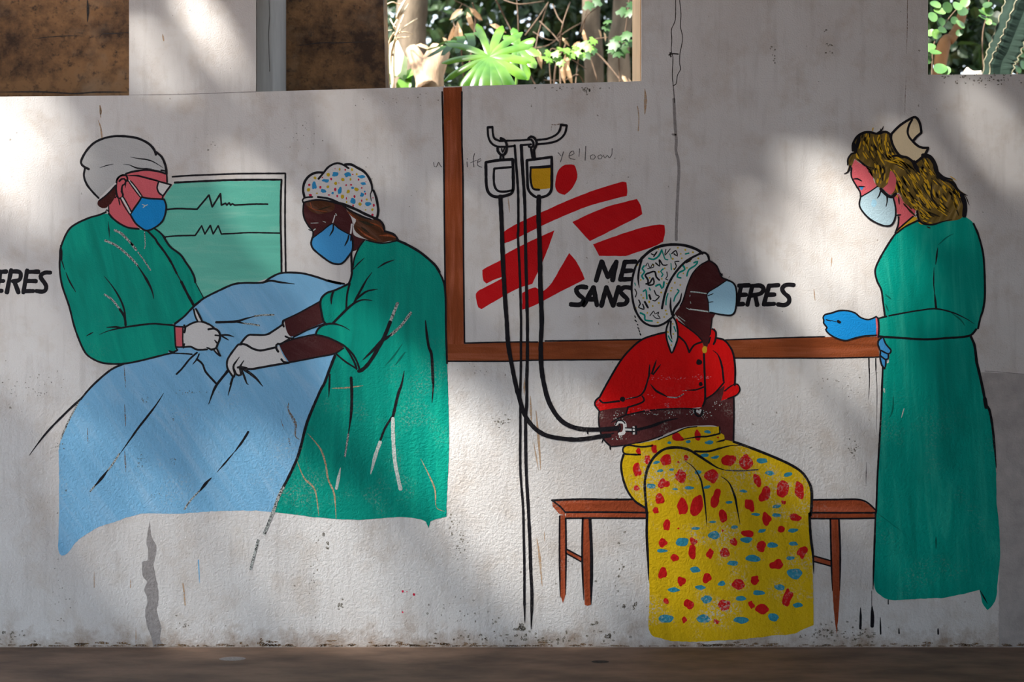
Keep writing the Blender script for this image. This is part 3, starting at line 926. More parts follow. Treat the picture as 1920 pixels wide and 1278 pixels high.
tp = be.fill('seat_top', 'bench', '120,125* 462,125* 545,186* 545,204* 120,204*')
be.lines('outline', [('140,124 300,122 462,126 545,186', 2.6), ('140,205 300,206 545,206', 2.6)], parent=tp)
sl_ = be.fill('seat_edge', 'bench', '120,210* 545,212* 545,238* 120,240*')
be.lines('outline', [('140,243 350,243 545,240', 2.6)], parent=sl_)
lg = be.fill('leg', 'benchleg', '262,245* 312,245* 320,500 318,750 300,975* 280,800 266,500')
be.lines('outline', [('260,245 264,450 272,700', 2.6, 2), ('314,245 322,450 320,700', 2.8, 2)], parent=lg)
sx = be.fill('stretcher', 'benchleg', '130,474* 265,512* 265,543* 130,505*')
be.lines('outline', [('150,478 265,510', 2.2), ('150,513 265,545', 2.2)], parent=sx)

# ---- surgeon on the left
p = Painted('painted_person', 215, 682, 'painted surgeon in grey cap, blue mask and green gown holding a scalpel', 'painted person', layer=3)
gw = p.fill('gown', 'green', '@A1 700,930 580,960 480,992 300,1090 205,1278 @A4 188,250 190,400 215,560 290,780 340,980 400,1150 462,1278 @A7 600,50 700,90 850,98 1000,75 1250,15 @A5 -20,1030 40,1040* 60,1000* 45,758* -30,745* @A4 1440,968* 1540,890 1640,790 1755,690* 1665,520 1620,390 1500,220 1400,140 1340,40 @A1 1330,1190* 1210,1090 1130,1120 1045,1100 940,1090 850,1050 740,950*')
p.lines('outline', [('@A1 690,915 620,945 480,988 300,1090 205,1278 @A4 188,250 188,400 215,560 290,780 340,980 400,1150 462,1278 @A7 600,50 700,92 850,100 1000,77 1250,15 1300,5', 2.8),
                    ('@A4 620,1085 720,1045 850,1015 1000,990 1200,968 1300,975 1440,985', 2.8, 1), ('@A1 1140,1115 1230,1210 @A4 1250,85 1330,190 1400,300 1460,420', 3.2), ('@A4 1510,510 1580,650 1650,775', 4.0), ('@A4 1455,410 1515,520', 1.6),
                    ('@A1 1205,1085 1270,1130 1335,1195', 2.6), ('@A4 1310,10 1360,90 1400,140 1500,215 1560,300 1620,390 1655,470 1662,518', 3.0), ('@A4 1665,520 1755,690', 1.4), ('@A4 1440,968 1540,890 1640,787 1755,688', 3.0),
                    ('@A4 1030,330 1110,450 1180,580 1212,690', 3.6, 3), ('@A4 670,450 760,560 840,690 890,820 905,990', 2.6, 1), ('@A4 840,810 890,890 905,985', 3.6), ('@A4 480,1100 550,1060', 2.0, 3), ('@A4 700,1008 800,1003 860,1015', 2.6, 1),
                    ('@A4 255,410 290,500 360,620', 2.6, 3), ('@A4 195,120 203,190 200,270', 4.2, 1), ('@A4 205,270 240,380', 1.6, 2), ('@A1 715,1020 730,1190', 1.6, 3)], up=1, parent=gw)
p.lines('dry_brush_folds', [('@A4 680,62 770,100 840,145 950,240 1035,335', 3.2), ('@A1 785,1112 860,1150 940,1230 985,1278 @A4 960,90 1020,165', 3.4), ('@A4 1040,190 1120,300 1175,385', 1.8), ('@A4 675,650 760,710 845,815', 2.8), ('@A1 1110,1130 1118,1278 @A4 1110,150', 1.3)], 'dry', 1, gw)
use('A1')
hr = p.fill('hair', 'maroon', '605,790 700,720 797,622* 802,700 785,760 740,830 715,840 700,865 650,872 600,840')
fc = p.fill('face', 'pink', '905,505* 1000,475 1150,462 1345,498* 1352,590* 1400,620* 1310,770* 1200,770 1080,745 1060,790 960,920 950,945 1000,1030 1045,1090* 940,1092 850,1052 770,992 735,945 715,885 722,840 760,800 790,740 800,640 815,570 850,520', 0)
p.lines('outline', [('1352,500 1356,590', 2.4), ('1308,738 1306,772', 2.4), ('720,930 770,988 850,1046 940,1086 1050,1098', 2.8), ('830,780 842,838', 2.0, 2), ('690,905 700,888 714,905', 2.0), ('718,838 722,930', 1.6), ('905,500 960,480 1060,462 1150,456 1250,470 1345,497', 3.0),
                    ('790,760 810,740', 1.6)], parent=fc)
ear = p.lines('ear', [('905,510 850,520 812,560 800,640 808,720 830,768 862,760 876,725 858,690', 2.8), ('835,580 860,555 890,552 906,580 895,610 870,625 862,680 872,720', 2.6), ('905,560 900,650', 2.0, 2), ('905,510 925,545 918,580', 2.6)], parent=fc)
cp = p.fill('cap', 'grey', '612,762* 540,690 480,610 450,520 462,440* 418,385 440,310 500,220 580,150 700,102 830,88 1000,102 1110,142 1180,192 1232,262* 1290,310 1330,380 1345,490* 1200,458 1060,462 940,490 870,520 800,585 700,672', 1)
p.lines('outline', [('505,448 450,420 418,380 440,310 500,220 580,150 700,103 830,88 1000,103 1110,143 1180,192 1222,250 1234,292', 3.4), ('1235,262 1295,312 1330,385 1344,440 1350,500', 3.4), ('462,440 450,520 480,610 540,690 612,764', 3.0),
                    ('620,788 710,716 797,622', 2.2), ('960,315 1030,330 1140,345 1215,372 1312,432', 2.0, 3), ('880,395 940,400 1010,430 1060,440 1190,438', 2.0, 3), ('625,432 690,410 770,392', 1.4, 3), ('1290,460 1342,468', 2.6)], up=2, parent=cp)
p.lines('cap_band', [('618,775 705,695 795,605', 2.8)], 'white', 2, cp)
gl = p.fill('goggles', 'white', '1262,592* 1400,622* 1312,736* 1270,702 1250,650', 2)
p.lines('outline', [('905,520 1020,518 1120,540 1250,575', 2.6, 1), ('1255,578 1400,618* 1312,738* 1268,705 1248,650 1262,592', 2.4)], up=3, parent=gl)
p.lines('strap', [('1150,552 1250,580 1390,618', 1.6, 1)], 'white', 3, gl)
mk = p.fill('mask', 'maskblue', '1078,750* 1150,765 1320,775* 1345,850 1330,950 1290,1030 1200,1095 1130,1115 1080,1090 1010,1030 955,940* 1000,870 1050,800', 2)
p.lines('outline', [('1078,750* 1150,766 1322,775* 1346,850 1332,950 1290,1032 1200,1096 1130,1116 1080,1092 1010,1032 955,940* 1000,870 1050,800 1078,750', 2.6)], up=3, parent=mk)
p.lines('strap', [('942,572 1000,645 1072,745', 2.4), ('866,762 910,838 956,922', 2.4)], 'white', 3, mk)
p.lines('strap_edge', [('930,570 1000,670 1062,750', 1.8), ('958,575 1020,650 1086,745', 1.8), ('852,775 890,850 945,935', 1.8), ('880,752 920,820 968,915', 1.8)], up=3, parent=mk)
p.lines('smudge', [('1085,830 1120,845 1145,835', 1.6, 3), ('1095,865 1115,850', 1.6, 3)], 'drywhite', 3, mk)
use('A5')
wr = p.fill('wrist', 'pink', '48,768* 135,772* 132,880 136,988* 65,988* 52,880', 2)
p.lines('outline', [('45,765 135,770', 2.4), ('42,755 48,880 56,985 70,1020', 2.4), ('60,990 140,990', 2.4), ('135,772 132,880 136,988', 2.2), ('-15,1032 30,1045 75,1020', 2.6)], up=3, parent=wr)
gv = p.fill('glove', 'white', '145,778 240,727 330,711 430,745 520,798 540,850 525,890 528,920 508,960 490,1002 440,1016 330,1020 270,1006 220,986 145,990', 2)
p.lines('outline', [('150,778 240,728 330,712 430,748 470,778', 2.8), ('410,796 480,790 530,830 536,900 512,960 490,1005 440,1018', 3.2), ('145,990 220,986 290,1018 400,1015', 2.8), ('485,860 530,866', 2.4), ('480,915 512,952', 2.4, 1), ('392,992 440,1016', 2.4, 1), ('148,752 160,782 150,832', 3.0), ('150,955 140,998', 2.6)], up=3, parent=gv)
sk = Painted('painted_scalpel', 385, 668, 'small white painted scalpel in the gloved hand over the sheet', 'painted scalpel', layer=7)
use('A5')
hd = sk.fill('handle', 'white', '262,578 286,576 336,708* 298,712* 268,650', step=2)
sk.lines('outline', [('252,578 268,650 296,712', 2.6), ('276,574 310,640 342,706', 2.8)], parent=hd)
bl = sk.fill('blade', 'white', '472,1020* 505,1010* 541,1086* 515,1072*', step=2)
sk.lines('outline', [('472,1020 500,1055 540,1086', 2.6), ('505,1010 541,1086', 2.6)], parent=bl)

# ---- sheet
sh = Painted('painted_sheet', 330, 1040, 'light blue painted sheet draped over the patient', 'painted sheet', layer=2)
use('px')
shf = sh.fill('cloth', 'sheet', '226,683 206,694 173,722 151,748 137,774 124,803 113,828 110,845* 111,940 109,1030* 115,1041 126,1037 148,1011 183,989 214,978 266,963 330,963 403,958 480,957 514,960* 555,870* 600,770* 640,660* 665,640* 655,533* 644,532 614,525 580,514 544,510 523,513 506,521 492,530 458,531 437,533 409,545 382,559 363,575* 345,592 327,608* 327,656* 270,674', wobble=1.0)
sh.lines('outline', [('@A5 250,545 360,460 520,378 680,308 800,292 1000,288 1080,240 1180,190 1300,178 1450,190 1600,230 1750,280 1859,300 @A6 200,148 300,172 380,185', 3.0), ('@A5 1000,290 1090,268 1200,285 1345,302', 3.0, 2),
                     ('@A5 495,720 620,716 720,710 820,680 925,652', 3.6, 2), ('@A5 720,714 800,732', 2.8, 2), ('@A7 880,98 760,155 610,285 510,400', 3.0), ('@A7 510,398 400,500 260,640 170,745 70,880', 3.0, 2),
                     ('@A7 1216,355 1140,470 1000,650 940,735 845,868', 3.0, 3), ('@A7 740,1010 690,1075 630,1145', 4.2, 3), ('@A8 102,516 60,585 0,665', 3.4, 2), ('@A7 1826,850 1750,940 1675,1025', 2.4, 3), ('@A7 1625,1078 1590,1110 1530,1185', 4.4, 3),
                     ('@A7 1505,3 1440,60 1380,135 1328,188', 2.8), ('@A7 1522,15 1502,60 1468,102', 2.2, 2), ('@A7 1500,58 1550,100 1580,170 1670,270', 3.0), ('@A7 1770,160 1710,230 1655,310 1605,440', 3.6, 2), ('@A7 1290,8 1400,12 1462,18', 2.2),
                     ('@A13 180,1130 130,1278', 3.0), ('@A7 1812,215 1770,368', 2.6, 2), ('@A13 340,960 400,1110 460,1270 @A8 100,160', 3.4, 2), ('@A13 370,960 520,1060 650,1170 740,1278 @A8 208,172', 4.2, 2), ('@A13 85,990 0,1110', 3.6), ('@A5 550,860 620,858 688,878', 2.8, 2), ('@A5 555,868 632,914', 2.4, 2)], up=1, parent=shf)
sh.lines('dry_brush_folds', [('@A5 915,652 1010,642 1125,640', 2.6), ('@A5 785,730 880,740 965,755', 2.6), ('@A7 490,425 440,520 380,640 340,740', 2.4), ('@A7 840,868 790,945 740,1012', 2.6), ('@A7 640,1130 590,1190', 2.4), ('@A7 1530,1180 1440,1278 @A9 1170,185', 2.4)], 'dry', 1, shf)
sh.lines('rust_stain', [('@A8 405,300 402,350 440,420 458,470 455,550 480,570', 4.0, 3), ('@A8 345,420 370,500', 1.4, 3), ('@A8 405,560 415,620', 1.8, 3), ('@A7 880,110 893,300', 1.6, 3), ('@A7 885,450 893,630', 2.0, 3), ('@A7 885,850 895,1025', 2.2, 3), ('@A7 565,650 570,770', 1.3, 3)], 'rustdark', 1, shf)
use('A7')
sh.blobs('worn_specks', 'moss', [(random.gauss(cx, sx * .5), random.gauss(cy, sy * .5), random.uniform(2, 6), random.uniform(2, 6)) for cx, cy, n, sx, sy in ((1060, 410, 14, 40, 40), (1450, 345, 22, 150, 16), (1020, 930, 16, 30, 60), (330, 800, 16, 40, 40), (1300, 930, 12, 25, 50), (380, 1185, 5, 10, 12), (1120, 1220, 8, 40, 20), (1300, 560, 8, 12, 40)) for i in range(n)], 1, shf)

# ---- bending surgeon with spotted cap
p = Painted('painted_person', 690, 990, 'painted surgeon bending forward in spotted white cap and long green gown', 'painted person', layer=4)
gw = p.fill('gown', 'green2', '@A3 850,930* 1000,957 1190,932* 1300,980 1450,1070 1600,1200 @px 831,526 835,552 836,620 838,681 840,730 842,830 839,905 837,968* 820,972 807,977* 803,990* 799,978* 788,973 753,969 703,972 665,974 590,969 560,965 514,960* 535,905 555,860 573,805 590,755 613,700 628,665* 629,662* 645,652* 631,640 614,632 593,627* 595,617 602,610 611,607* 604,593 601,572 602,560 609,551 627,544 654,532* 660,505* @A3 722,1130 772,1015', wobble=0.8)
p.lines('outline', [('@A3 1190,932 1300,980 1450,1070 1600,1200 1650,1278', 3.6), ('@px 818,501 831,526 835,552 836,620 838,681', 2.6), ('@A3 830,930 772,1012 722,1130 705,1250', 2.2), ('@A3 850,928 950,955 1050,962 1190,935', 2.2), ('@A3 688,1050 695,1278 @A6 465,60 452,130 428,187', 3.0),
                    ('@A3 710,1250 760,1190 830,1125', 2.0, 3), ('@A3 980,1230 1060,1180 1155,1145', 2.6, 3),
                    ('@A6 430,185 280,255 200,280 140,330 120,390 130,480 155,590 190,630', 3.0), ('@A6 262,262 240,340 240,402', 3.2, 2), ('@A6 442,180 412,300 402,460', 2.8), ('@A6 255,615 400,470 490,395 580,360 680,365', 3.6, 2), ('@A6 490,390 530,310 590,200 630,130 682,62', 3.2, 2),
                    ('@A6 515,350 620,270 745,242', 2.8, 2), ('@A6 68,742 90,685 150,635 250,618 360,645 440,690', 2.8, 2), ('@A6 75,740 200,770 330,830 400,875 480,960 530,1060 548,1130', 2.8), ('@A6 398,878 450,960 500,1060 515,1112', 3.0), ('@A6 285,940 390,1030 510,1105', 2.6),
                    ('@A6 535,1135 570,1125 630,1070 700,970 780,830 830,730 882,598', 5.2), ('@A6 800,800 890,740', 4.4, 2), ('@A6 588,1008 700,900 800,790', 4.2, 1), ('@A6 1265,588 1280,740 1302,880', 3.8, 1), ('@A6 1300,875 1330,950 1340,1100 1348,1278 @A8 1488,150 1478,290', 4.0, 2),
                    ('@A6 280,965 230,1090 160,1278 @A8 650,190 580,350 535,470 480,680 430,800 370,920', 4.0), ('@A8 872,110 877,230 872,380 852,530', 4.2, 2), ('@A6 1032,1140 1005,1278 @A8 1225,230 1185,400', 4.2, 1), ('@A8 1185,395 1130,480 1092,575', 3.2), ('@A8 712,85 705,255', 2.6, 2)], up=2, parent=gw)
p.lines('dark_folds', [('@A6 828,1072 920,970 1012,840', 2.4, 3), ('@A6 940,1062 1042,930', 3.0, 3)], 'greendark', 2, gw)
p.lines('dry_brush_folds', [('@A6 880,602 920,500 962,395', 4.2), ('@A6 888,742 1000,640 1105,500', 4.2), ('@A8 852,530 835,640 826,700', 2.6), ('@A8 372,915 330,1000 290,1110 222,1278', 4.4), ('@px 484,1012 470,1066', 3.6)], 'dry', 2, gw)
p.lines('white_folds', [('@A8 792,790 762,940', 4.4, 1), ('@A8 1090,592 1055,690 1020,825', 5.0, 2), ('@A8 1185,415 1187,560 1202,750 1242,945', 5.2, 0)], 'drywhite', 2, gw)
p.lines('rust_stain', [('@A8 550,530 640,640 680,750 700,870 745,980 760,1165', 2.6, 3), ('@A8 470,740 520,860 600,950 630,1140', 2.6, 3), ('@A8 1395,720 1450,830 1500,950 1510,1080 1570,1110', 2.2, 3), ('@A8 730,190 850,185 960,170', 2.2, 3)], 'rust', 2, gw)
use('A5')
ar = p.fill('arm', 'brownskin', '1238,692* 1400,620 1632,488* 1640,600 1672,722* 1500,792 1340,872* 1280,870 1255,780', 1)
p.lines('outline', [('1245,690 1400,618 1632,490', 2.2), ('1340,880 1400,850 1500,800 1672,736', 2.2)], up=2, parent=ar)
ar = p.fill('arm', 'brownskin', '1185,972* 1300,920 1450,880 1582,852* 1700,880 1885,985* 1780,1062 1600,1096 1288,1152* 1240,1080', 1)
p.lines('outline', [('1285,1158 1450,1128 1600,1098 1780,1062 1885,1000', 2.4), ('1190,955 1300,915 1450,876 1582,850', 2.2)], up=2, parent=ar)
use('A13')
gv = p.fill('glove', 'white', '350,460* 420,360 500,300 840,295 1000,210 1175,100* 1210,30* 1245,200 1300,300 1380,360* 1150,470 1040,520 730,605 520,530', 2)
p.lines('outline', [('335,470 400,380 490,298 600,292 840,290 1000,205 1170,90', 3.0), ('1195,130 1172,60 1185,15 1215,-5', 3.2), ('1225,320 1300,355 1385,362', 2.8), ('1135,480 1200,435 1310,375', 2.8)], up=3, parent=gv)
gv = p.fill('glove', 'white', '350,475* 520,545 730,612 1050,540* 1105,500* 1160,660 1275,850* 900,920 560,975 340,930* 330,1000 340,1080 300,1100 260,1085 215,1080 190,1130 140,1080 75,960 62,860 80,770 180,610 290,490', 2)
p.lines('outline', [('340,470 440,490 560,560 640,590 730,605 850,585 1040,540', 3.2), ('350,480 290,485 200,590 90,750 60,850 72,960 120,1040 185,1135', 3.0), ('1300,850 1100,880 900,915 700,950 560,975 440,965 340,930', 3.2), ('305,740 240,830 200,890 190,970 220,1070 200,1130', 3.0, 1), ('195,970 250,1080 300,1105 345,1085', 3.0),
                    ('395,810 350,880 320,940 330,1010 345,1080', 3.4, 1), ('275,945 330,930 460,960', 3.2), ('1085,630 1045,560 1045,500 1080,470 1120,480', 3.4), ('1145,775 1190,830 1300,850', 2.8)], up=3, parent=gv)
use('A3')
nf = p.fill('face', 'brownskin', '180,520* 300,495 500,520 600,545* 650,620 700,720 715,870 850,922* 820,960 740,1042* 700,1050* 690,880* 490,760* 380,830 270,895* 265,840 215,780 175,700 165,600', 1)
p.lines('outline', [('172,525 165,620 185,710 240,795 272,830 272,892', 2.4), ('225,815 270,830', 1.6, 1)], up=2, parent=nf)
p.lines('specks', [('270,830 298,808', 1.6), ('250,745 330,742', 0.9), ('520,640 530,660', 1.4), ('380,725 410,735', 0.8)], 'drywhite', 2, nf)
p.fill('hair', 'hairbrown', '200,512 320,488 450,498 505,540 500,600 430,630 330,645 240,605', 2)
hb = p.fill('hair', 'hairbrown', '590,548* 700,610 900,700* 980,710 1030,760 1050,822 1150,860 1187,932* 1100,942 1000,955 900,937 820,900 740,840 715,780 740,700 650,610', 2)
p.lines('outline', [('940,695 1000,715 1040,770 1050,832', 3.2), ('1050,832 1140,860 1175,890 1202,938', 3.2)], up=3, parent=hb)
p.lines('highlights', [('220,560 300,600 420,620', 1.6, 3), ('240,520 260,580', 1.6, 3), ('650,620 730,690 760,710', 2.2, 3), ('760,800 840,870 960,930', 2.6, 3), ('900,740 1000,780 1040,830', 2.0, 3), ('1000,880 1100,880 1170,900', 3.0, 3)], 'brown', 3, hb)
p.lines('shadows', [('780,720 900,760 960,760', 4.0, 3), ('800,790 880,850', 3.0, 3), ('700,620 820,680 900,705', 3.2, 3), ('330,600 470,560', 2.0, 3)], 'hairblack', 3, hb)
cp = p.fill('cap', 'white', '163,505* 178,460 165,380 182,300 235,228 305,195 382,195* 430,140 500,100 560,92 630,112* 700,110 780,150 850,200 890,270 915,340 928,390* 955,450 975,540 981,620 962,692* 900,695 750,622 600,548 540,522 450,495 300,482', 3)
p.lines('outline', [('182,470 165,380 185,290 240,225 310,195 388,196', 3.6), ('332,264 380,208 440,135 510,97 560,95 610,115 662,148', 3.0), ('620,108 690,108 760,145 830,185 880,250 912,330 915,390 898,430 908,500', 3.8, 2), ('930,388 955,450 975,540 982,620 966,688 935,692', 3.4),
                    ('175,470 220,462 268,460', 2.6), ('325,460 430,475 500,500 545,522', 3.2), ('178,468 158,495 165,518', 2.6), ('178,518 300,492 420,500 530,530', 2.4), ('540,525 620,545 750,600 850,650 950,692', 4.0), ('600,555 680,608 800,668 905,705', 2.4)], up=4, parent=cp)
for cx, cy, rx, ry in ((285, 340, 25, 40), (408, 282, 38, 22), (515, 210, 38, 25), (648, 218, 35, 28), (800, 240, 45, 18), (818, 315, 28, 15), (385, 395, 30, 22), (565, 395, 20, 38), (485, 418, 14, 14), (710, 500, 28, 28), (810, 435, 22, 22), (875, 540, 32, 22), (705, 360, 15, 12), (835, 400, 10, 10)):
    p.blob('blue_spot', 'dotblue', cx, cy, rx, ry, 4, cp, 0.3)
p.blobs('yellow_dots', 'dotyellow', [(295, 252, 16, 14), (440, 215, 20, 22), (563, 158, 10, 18), (698, 163, 13, 16), (597, 270, 20, 18), (518, 312, 18, 18), (435, 348, 16, 15), (225, 380, 20, 20), (745, 378, 25, 20), (657, 402, 18, 20), (592, 455, 22, 24), (785, 538, 18, 20), (315, 420, 12, 8), (858, 487, 12, 12), (920, 598, 12, 14), (680, 268, 10, 14), (750, 212, 10, 12), (638, 515, 8, 12), (845, 600, 10, 8)], 4, cp)
p.blobs('red_dots', 'dotred', [(232, 328, 14, 14), (245, 440, 18, 16), (353, 355, 12, 14), (472, 265, 12, 14), (515, 378, 14, 18), (537, 452, 10, 14), (447, 438, 14, 8), (625, 165, 10, 12), (705, 215, 8, 8), (688, 327, 14, 8), (633, 332, 8, 12), (770, 272, 9, 12), (803, 362, 8, 10), (725, 455, 12, 18), (803, 500, 8, 14), (710, 555, 9, 14), (935, 550, 12, 18), (920, 655, 14, 14), (842, 425, 8, 12), (637, 475, 6, 16), (513, 153, 5, 6), (555, 308, 5, 5), (375, 248, 10, 6), (850, 295, 6, 5), (925, 470, 6, 8)], 4, cp)
mk = p.fill('mask', 'maskmid', '265,910* 370,835 480,755* 560,810 690,880* 705,960 700,1050 650,1120 590,1180 540,1192 470,1175 380,1110 270,1020 252,960', 3)
p.lines('outline', [('270,895 252,960 275,1025 380,1115 470,1175 545,1192 600,1175 660,1105 700,1040 706,950 690,880', 2.8), ('268,908 370,833 480,752 560,808 690,880', 1.6), ('495,765 490,820 455,882', 2.4, 2), ('662,880 650,930 618,992', 2.4, 2), ('685,890 685,940', 2.0, 2)], up=4, parent=mk)
p.lines('strap', [('512,660 488,740', 1.5), ('695,757 684,855', 2.4)], 'white', 4, mk)

# ---- seated woman
p = Painted('painted_person', 1360, 1200, 'painted seated woman in patterned headscarf, red shirt and yellow spotted skirt', 'painted person', layer=4)
use('B3')
am = p.fill('arms', 'brownarm', '118,830* 250,810 385,798* 372,872* 540,835 700,820 900,812 1040,812 1068,790* 1095,722 1180,668 1278,588* 1290,640 1245,742* 1357,700* 1355,900 1352,1115* 1230,1120* 1215,985 1000,972 850,1000 700,1060 550,1110 350,1150 222,1162* 150,1092 115,990 110,900')
p.lines('outline', [('115,838 110,920 120,1000 150,1090 222,1164', 2.4), ('362,872 270,915 228,942', 2.4, 2), ('1356,705 1357,900 1352,1112', 2.4), ('382,798 360,872', 2.6), ('370,872 540,836 700,820 900,813 1000,820', 2.2), ('222,1164 350,1152 550,1112 700,1062', 1.8), ('215,1160 218,1192', 2.4, 2), ('150,1100 140,1130', 1.8, 2), ('0,1003 130,1000 290,985', 4.0), ('0,1090 130,1068 250,1042', 3.6, 2), ('450,1012 600,975 720,930 835,905', 4.2, 2)], parent=am)
p.lines('needle', [('270,960 300,935 345,945 352,990 338,1038 302,1048', 5.0), ('360,1006 440,1010', 3.6), ('432,985 434,1045', 3.6), ('1015,835 1040,850 1050,830', 4.0)], 'white', 2, am)
p.lines('needle_edge', [('265,962 285,925 330,928 352,950', 2.0), ('300,955 310,1000 290,1030', 2.2), ('355,992 440,996', 1.6), ('358,1022 440,1026', 1.6), ('452,978 456,1048', 3.4), ('418,985 420,1045', 1.6), ('1000,825 1000,860 1030,885 1060,870 1065,835', 3.0)], up=3, parent=am)
p.blobs('worn_specks', 'drywhite', [(random.gauss(cx, sx * .5), random.gauss(cy, sy * .5), random.uniform(2, 7), random.uniform(2, 6)) for cx, cy, n, sx, sy in ((330, 850, 16, 160, 30), (700, 860, 26, 260, 30), (1080, 870, 22, 60, 40), (980, 840, 16, 50, 30), (280, 900, 14, 60, 40), (1200, 770, 10, 60, 60), (300, 1080, 14, 60, 30)) for i in range(n)], 1, am)
shr = p.fill('shirt', 'red', '830,-20* 850,10 930,70 1010,130 1062,190* 1075,262 1085,295 1112,250 1130,170 1150,80 1180,75 1195,120 1200,165* 1260,180 1310,230 1350,310 1370,450 1365,590* 1400,600 1412,640 1390,680 1300,720 1238,742* 1258,680 1272,600* 1180,668 1095,722* 1066,800* 900,815 700,820 540,830 370,872* 385,800* 250,812 120,832* 76,790 76,740 120,700 200,560 320,360 430,240 520,172 630,137 735,110*', 1)
p.lines('outline', [('735,110 630,135 520,173 430,240 320,363 200,560 120,708', 2.8), ('120,708 82,740 76,782 112,832', 2.4), ('120,735 150,760 300,745', 2.8), ('360,730 480,700 530,650 560,560 580,490', 2.6, 1), ('385,800 480,770 530,740 512,700', 2.6), ('575,512 580,410', 2.8, 2), ('600,492 642,368', 2.8, 2), ('612,500 682,408', 2.4, 2), ('590,590 640,650 745,706', 3.2, 3),
                    ('920,645 1010,640 1078,615', 2.2, 1), ('1080,310 1085,450 1090,600 1090,740 1068,792', 3.0), ('850,150 910,210 945,296* 990,230 1062,200', 2.6), ('845,8 930,70 1010,130 1066,192', 2.0), ('1140,158 1124,212', 2.2), ('1158,80 1190,108 1186,180 1168,222', 2.8), ('1165,280 1210,320 1245,420 1262,560', 3.0, 1),
                    ('1200,165 1260,180 1310,230 1350,310 1368,450 1364,600', 2.8), ('1270,652 1340,600 1390,590 1412,640 1380,690 1300,722', 2.0), ('1268,570 1180,670 1095,728', 2.4)], up=2, parent=shr)
for bx, by, br in ((330, 727, 24), (1037, 386, 27), (1050, 588, 19)):
    p.blob('button', 'black', bx, by, br, br, 2, shr, 0.1)
p.lines('dry_brush_folds', [('740,705 830,712 892,680', 1.8), ('360,728 440,708', 1.2), ('500,690 550,600', 1.0), ('880,650 920,648', 1.0)], 'dry', 2, shr)
p.blobs('worn_specks', 'pink', [(random.gauss(cx, sx * .5), random.gauss(cy, sy * .5), random.uniform(3, 9), random.uniform(2, 6)) for cx, cy, n, sx, sy in ((740, 535, 26, 160, 20), (1050, 525, 18, 110, 18), (740, 785, 14, 30, 20), (500, 830, 18, 130, 18), (100, 770, 8, 14, 30), (640, 700, 4, 80, 30)) for i in range(n)], 2, shr)
use('B1')
fc = p.fill('face', 'brownskin', '1190,200* 1250,245 1280,310 1300,345 1338,362* 1260,410 1178,465* 1180,520 1195,620* 1242,636* 1220,670 1210,740 1200,800 1180,895* 1150,885 1130,842 1040,760 950,670 915,630* 980,540 1010,440 1040,350 1100,270', 2)
p.lines('outline', [('1190,203 1250,245 1280,310 1300,345 1340,360', 2.2), ('1282,305 1300,325', 1.4), ('1278,322 1300,312', 1.2), ('1215,665 1208,740 1200,800', 1.8)], up=3, parent=fc)
p.lines('white_specks', [('1045,455 1100,460 1170,470', 1.7), ('1040,595 1100,602 1190,616', 1.9), ('1040,482 1038,492', 0.9), ('1042,535 1046,548', 0.9), ('1010,585 1040,600', 0.9), ('945,650 1000,690', 0.8)], 'drywhite', 3, fc)
p.blob('pendant', 'gold', 1156, 918, 19, 28, 3, fc, 0.08)
mk = p.fill('mask', 'maskpale', '1178,470* 1260,415 1336,362* 1380,385 1405,420 1410,500 1400,600 1370,640 1300,638 1240,630 1190,618* 1188,540', 3)
p.lines('outline', [('1336,362 1385,385 1408,430 1412,520 1400,610 1370,642 1300,640 1200,621', 2.6), ('1190,618 1186,540 1178,470 1260,413 1336,362', 1.6), ('1182,488 1225,470', 1.4, 2), ('1190,540 1225,535', 1.2, 2)], up=4, parent=mk)
sv = p.fill('headscarf', 'white', '665,180 720,130 800,92 900,77 1000,86 1090,116 1135,150* 1160,145 1185,175 1192,205* 1130,240 1070,290 1030,360 1010,430 980,530 930,610 900,655* 880,675 830,705 760,728 690,715 640,670 600,590 580,500 575,400 590,300 620,230', 3)
p.lines('outline', [('650,192 720,130 800,92 900,78 1000,86 1090,116 1140,150', 4.2), ('672,174 620,225 590,300 573,400 578,500 600,595 645,675 700,718 770,730 830,710 885,670 912,640', 3.2), ('652,200 632,280 625,360 634,420', 3.2, 2), ('1192,205 1182,165 1150,143 1100,160 1010,210 940,280 880,370 840,470 815,590', 3.2),
                    ('1190,205 1120,245 1060,310 1020,400 985,520 960,570', 1.8), ('972,468 958,530 915,592 900,642', 3.6, 1), ('885,505 884,580 896,640', 3.0, 1), ('1050,190 1010,225', 3.2, 2)], up=5, parent=sv)
tl = p.fill('scarf_tail', 'white', '900,655* 925,690 940,760 940,830 912,912 893,945* 870,890 852,820 852,750 872,690', 3)
p.lines('outline', [('900,655 925,690 940,760 940,830 912,912 893,945 870,890 851,820 851,750 875,685', 2.6), ('886,690 884,780 895,832', 2.8, 2)], up=5, parent=tl)
use('B9')
p.lines('teal_squiggles', [('140,235 190,245 240,210 270,150', 2.6), ('270,150 290,210 305,245 330,250', 1.8), ('95,310 75,340 98,370 70,410 88,440', 2.6), ('285,340 260,365 282,395 268,418', 2.2), ('362,285 366,350', 1.5), ('210,512 250,495 270,535 285,520 292,470', 2.8), ('85,565 110,548 118,600 122,640', 2.4), ('55,780 98,800 105,850 175,860', 2.6), ('480,305 500,345 440,380 425,420 460,430', 2.8),
                           ('590,280 630,265 605,305 540,350 520,412', 2.4), ('425,545 442,560 405,615 390,662', 2.2), ('332,585 315,640 312,700', 1.8), ('505,192 540,183', 2.2), ('392,915 410,965', 1.8), ('335,1008 350,1040 372,1068', 2.0), ('145,530 155,552', 2.2), ('350,190 365,235', 1.4), ('0,480 8,505', 1.5)], 'teal', 4, sv)
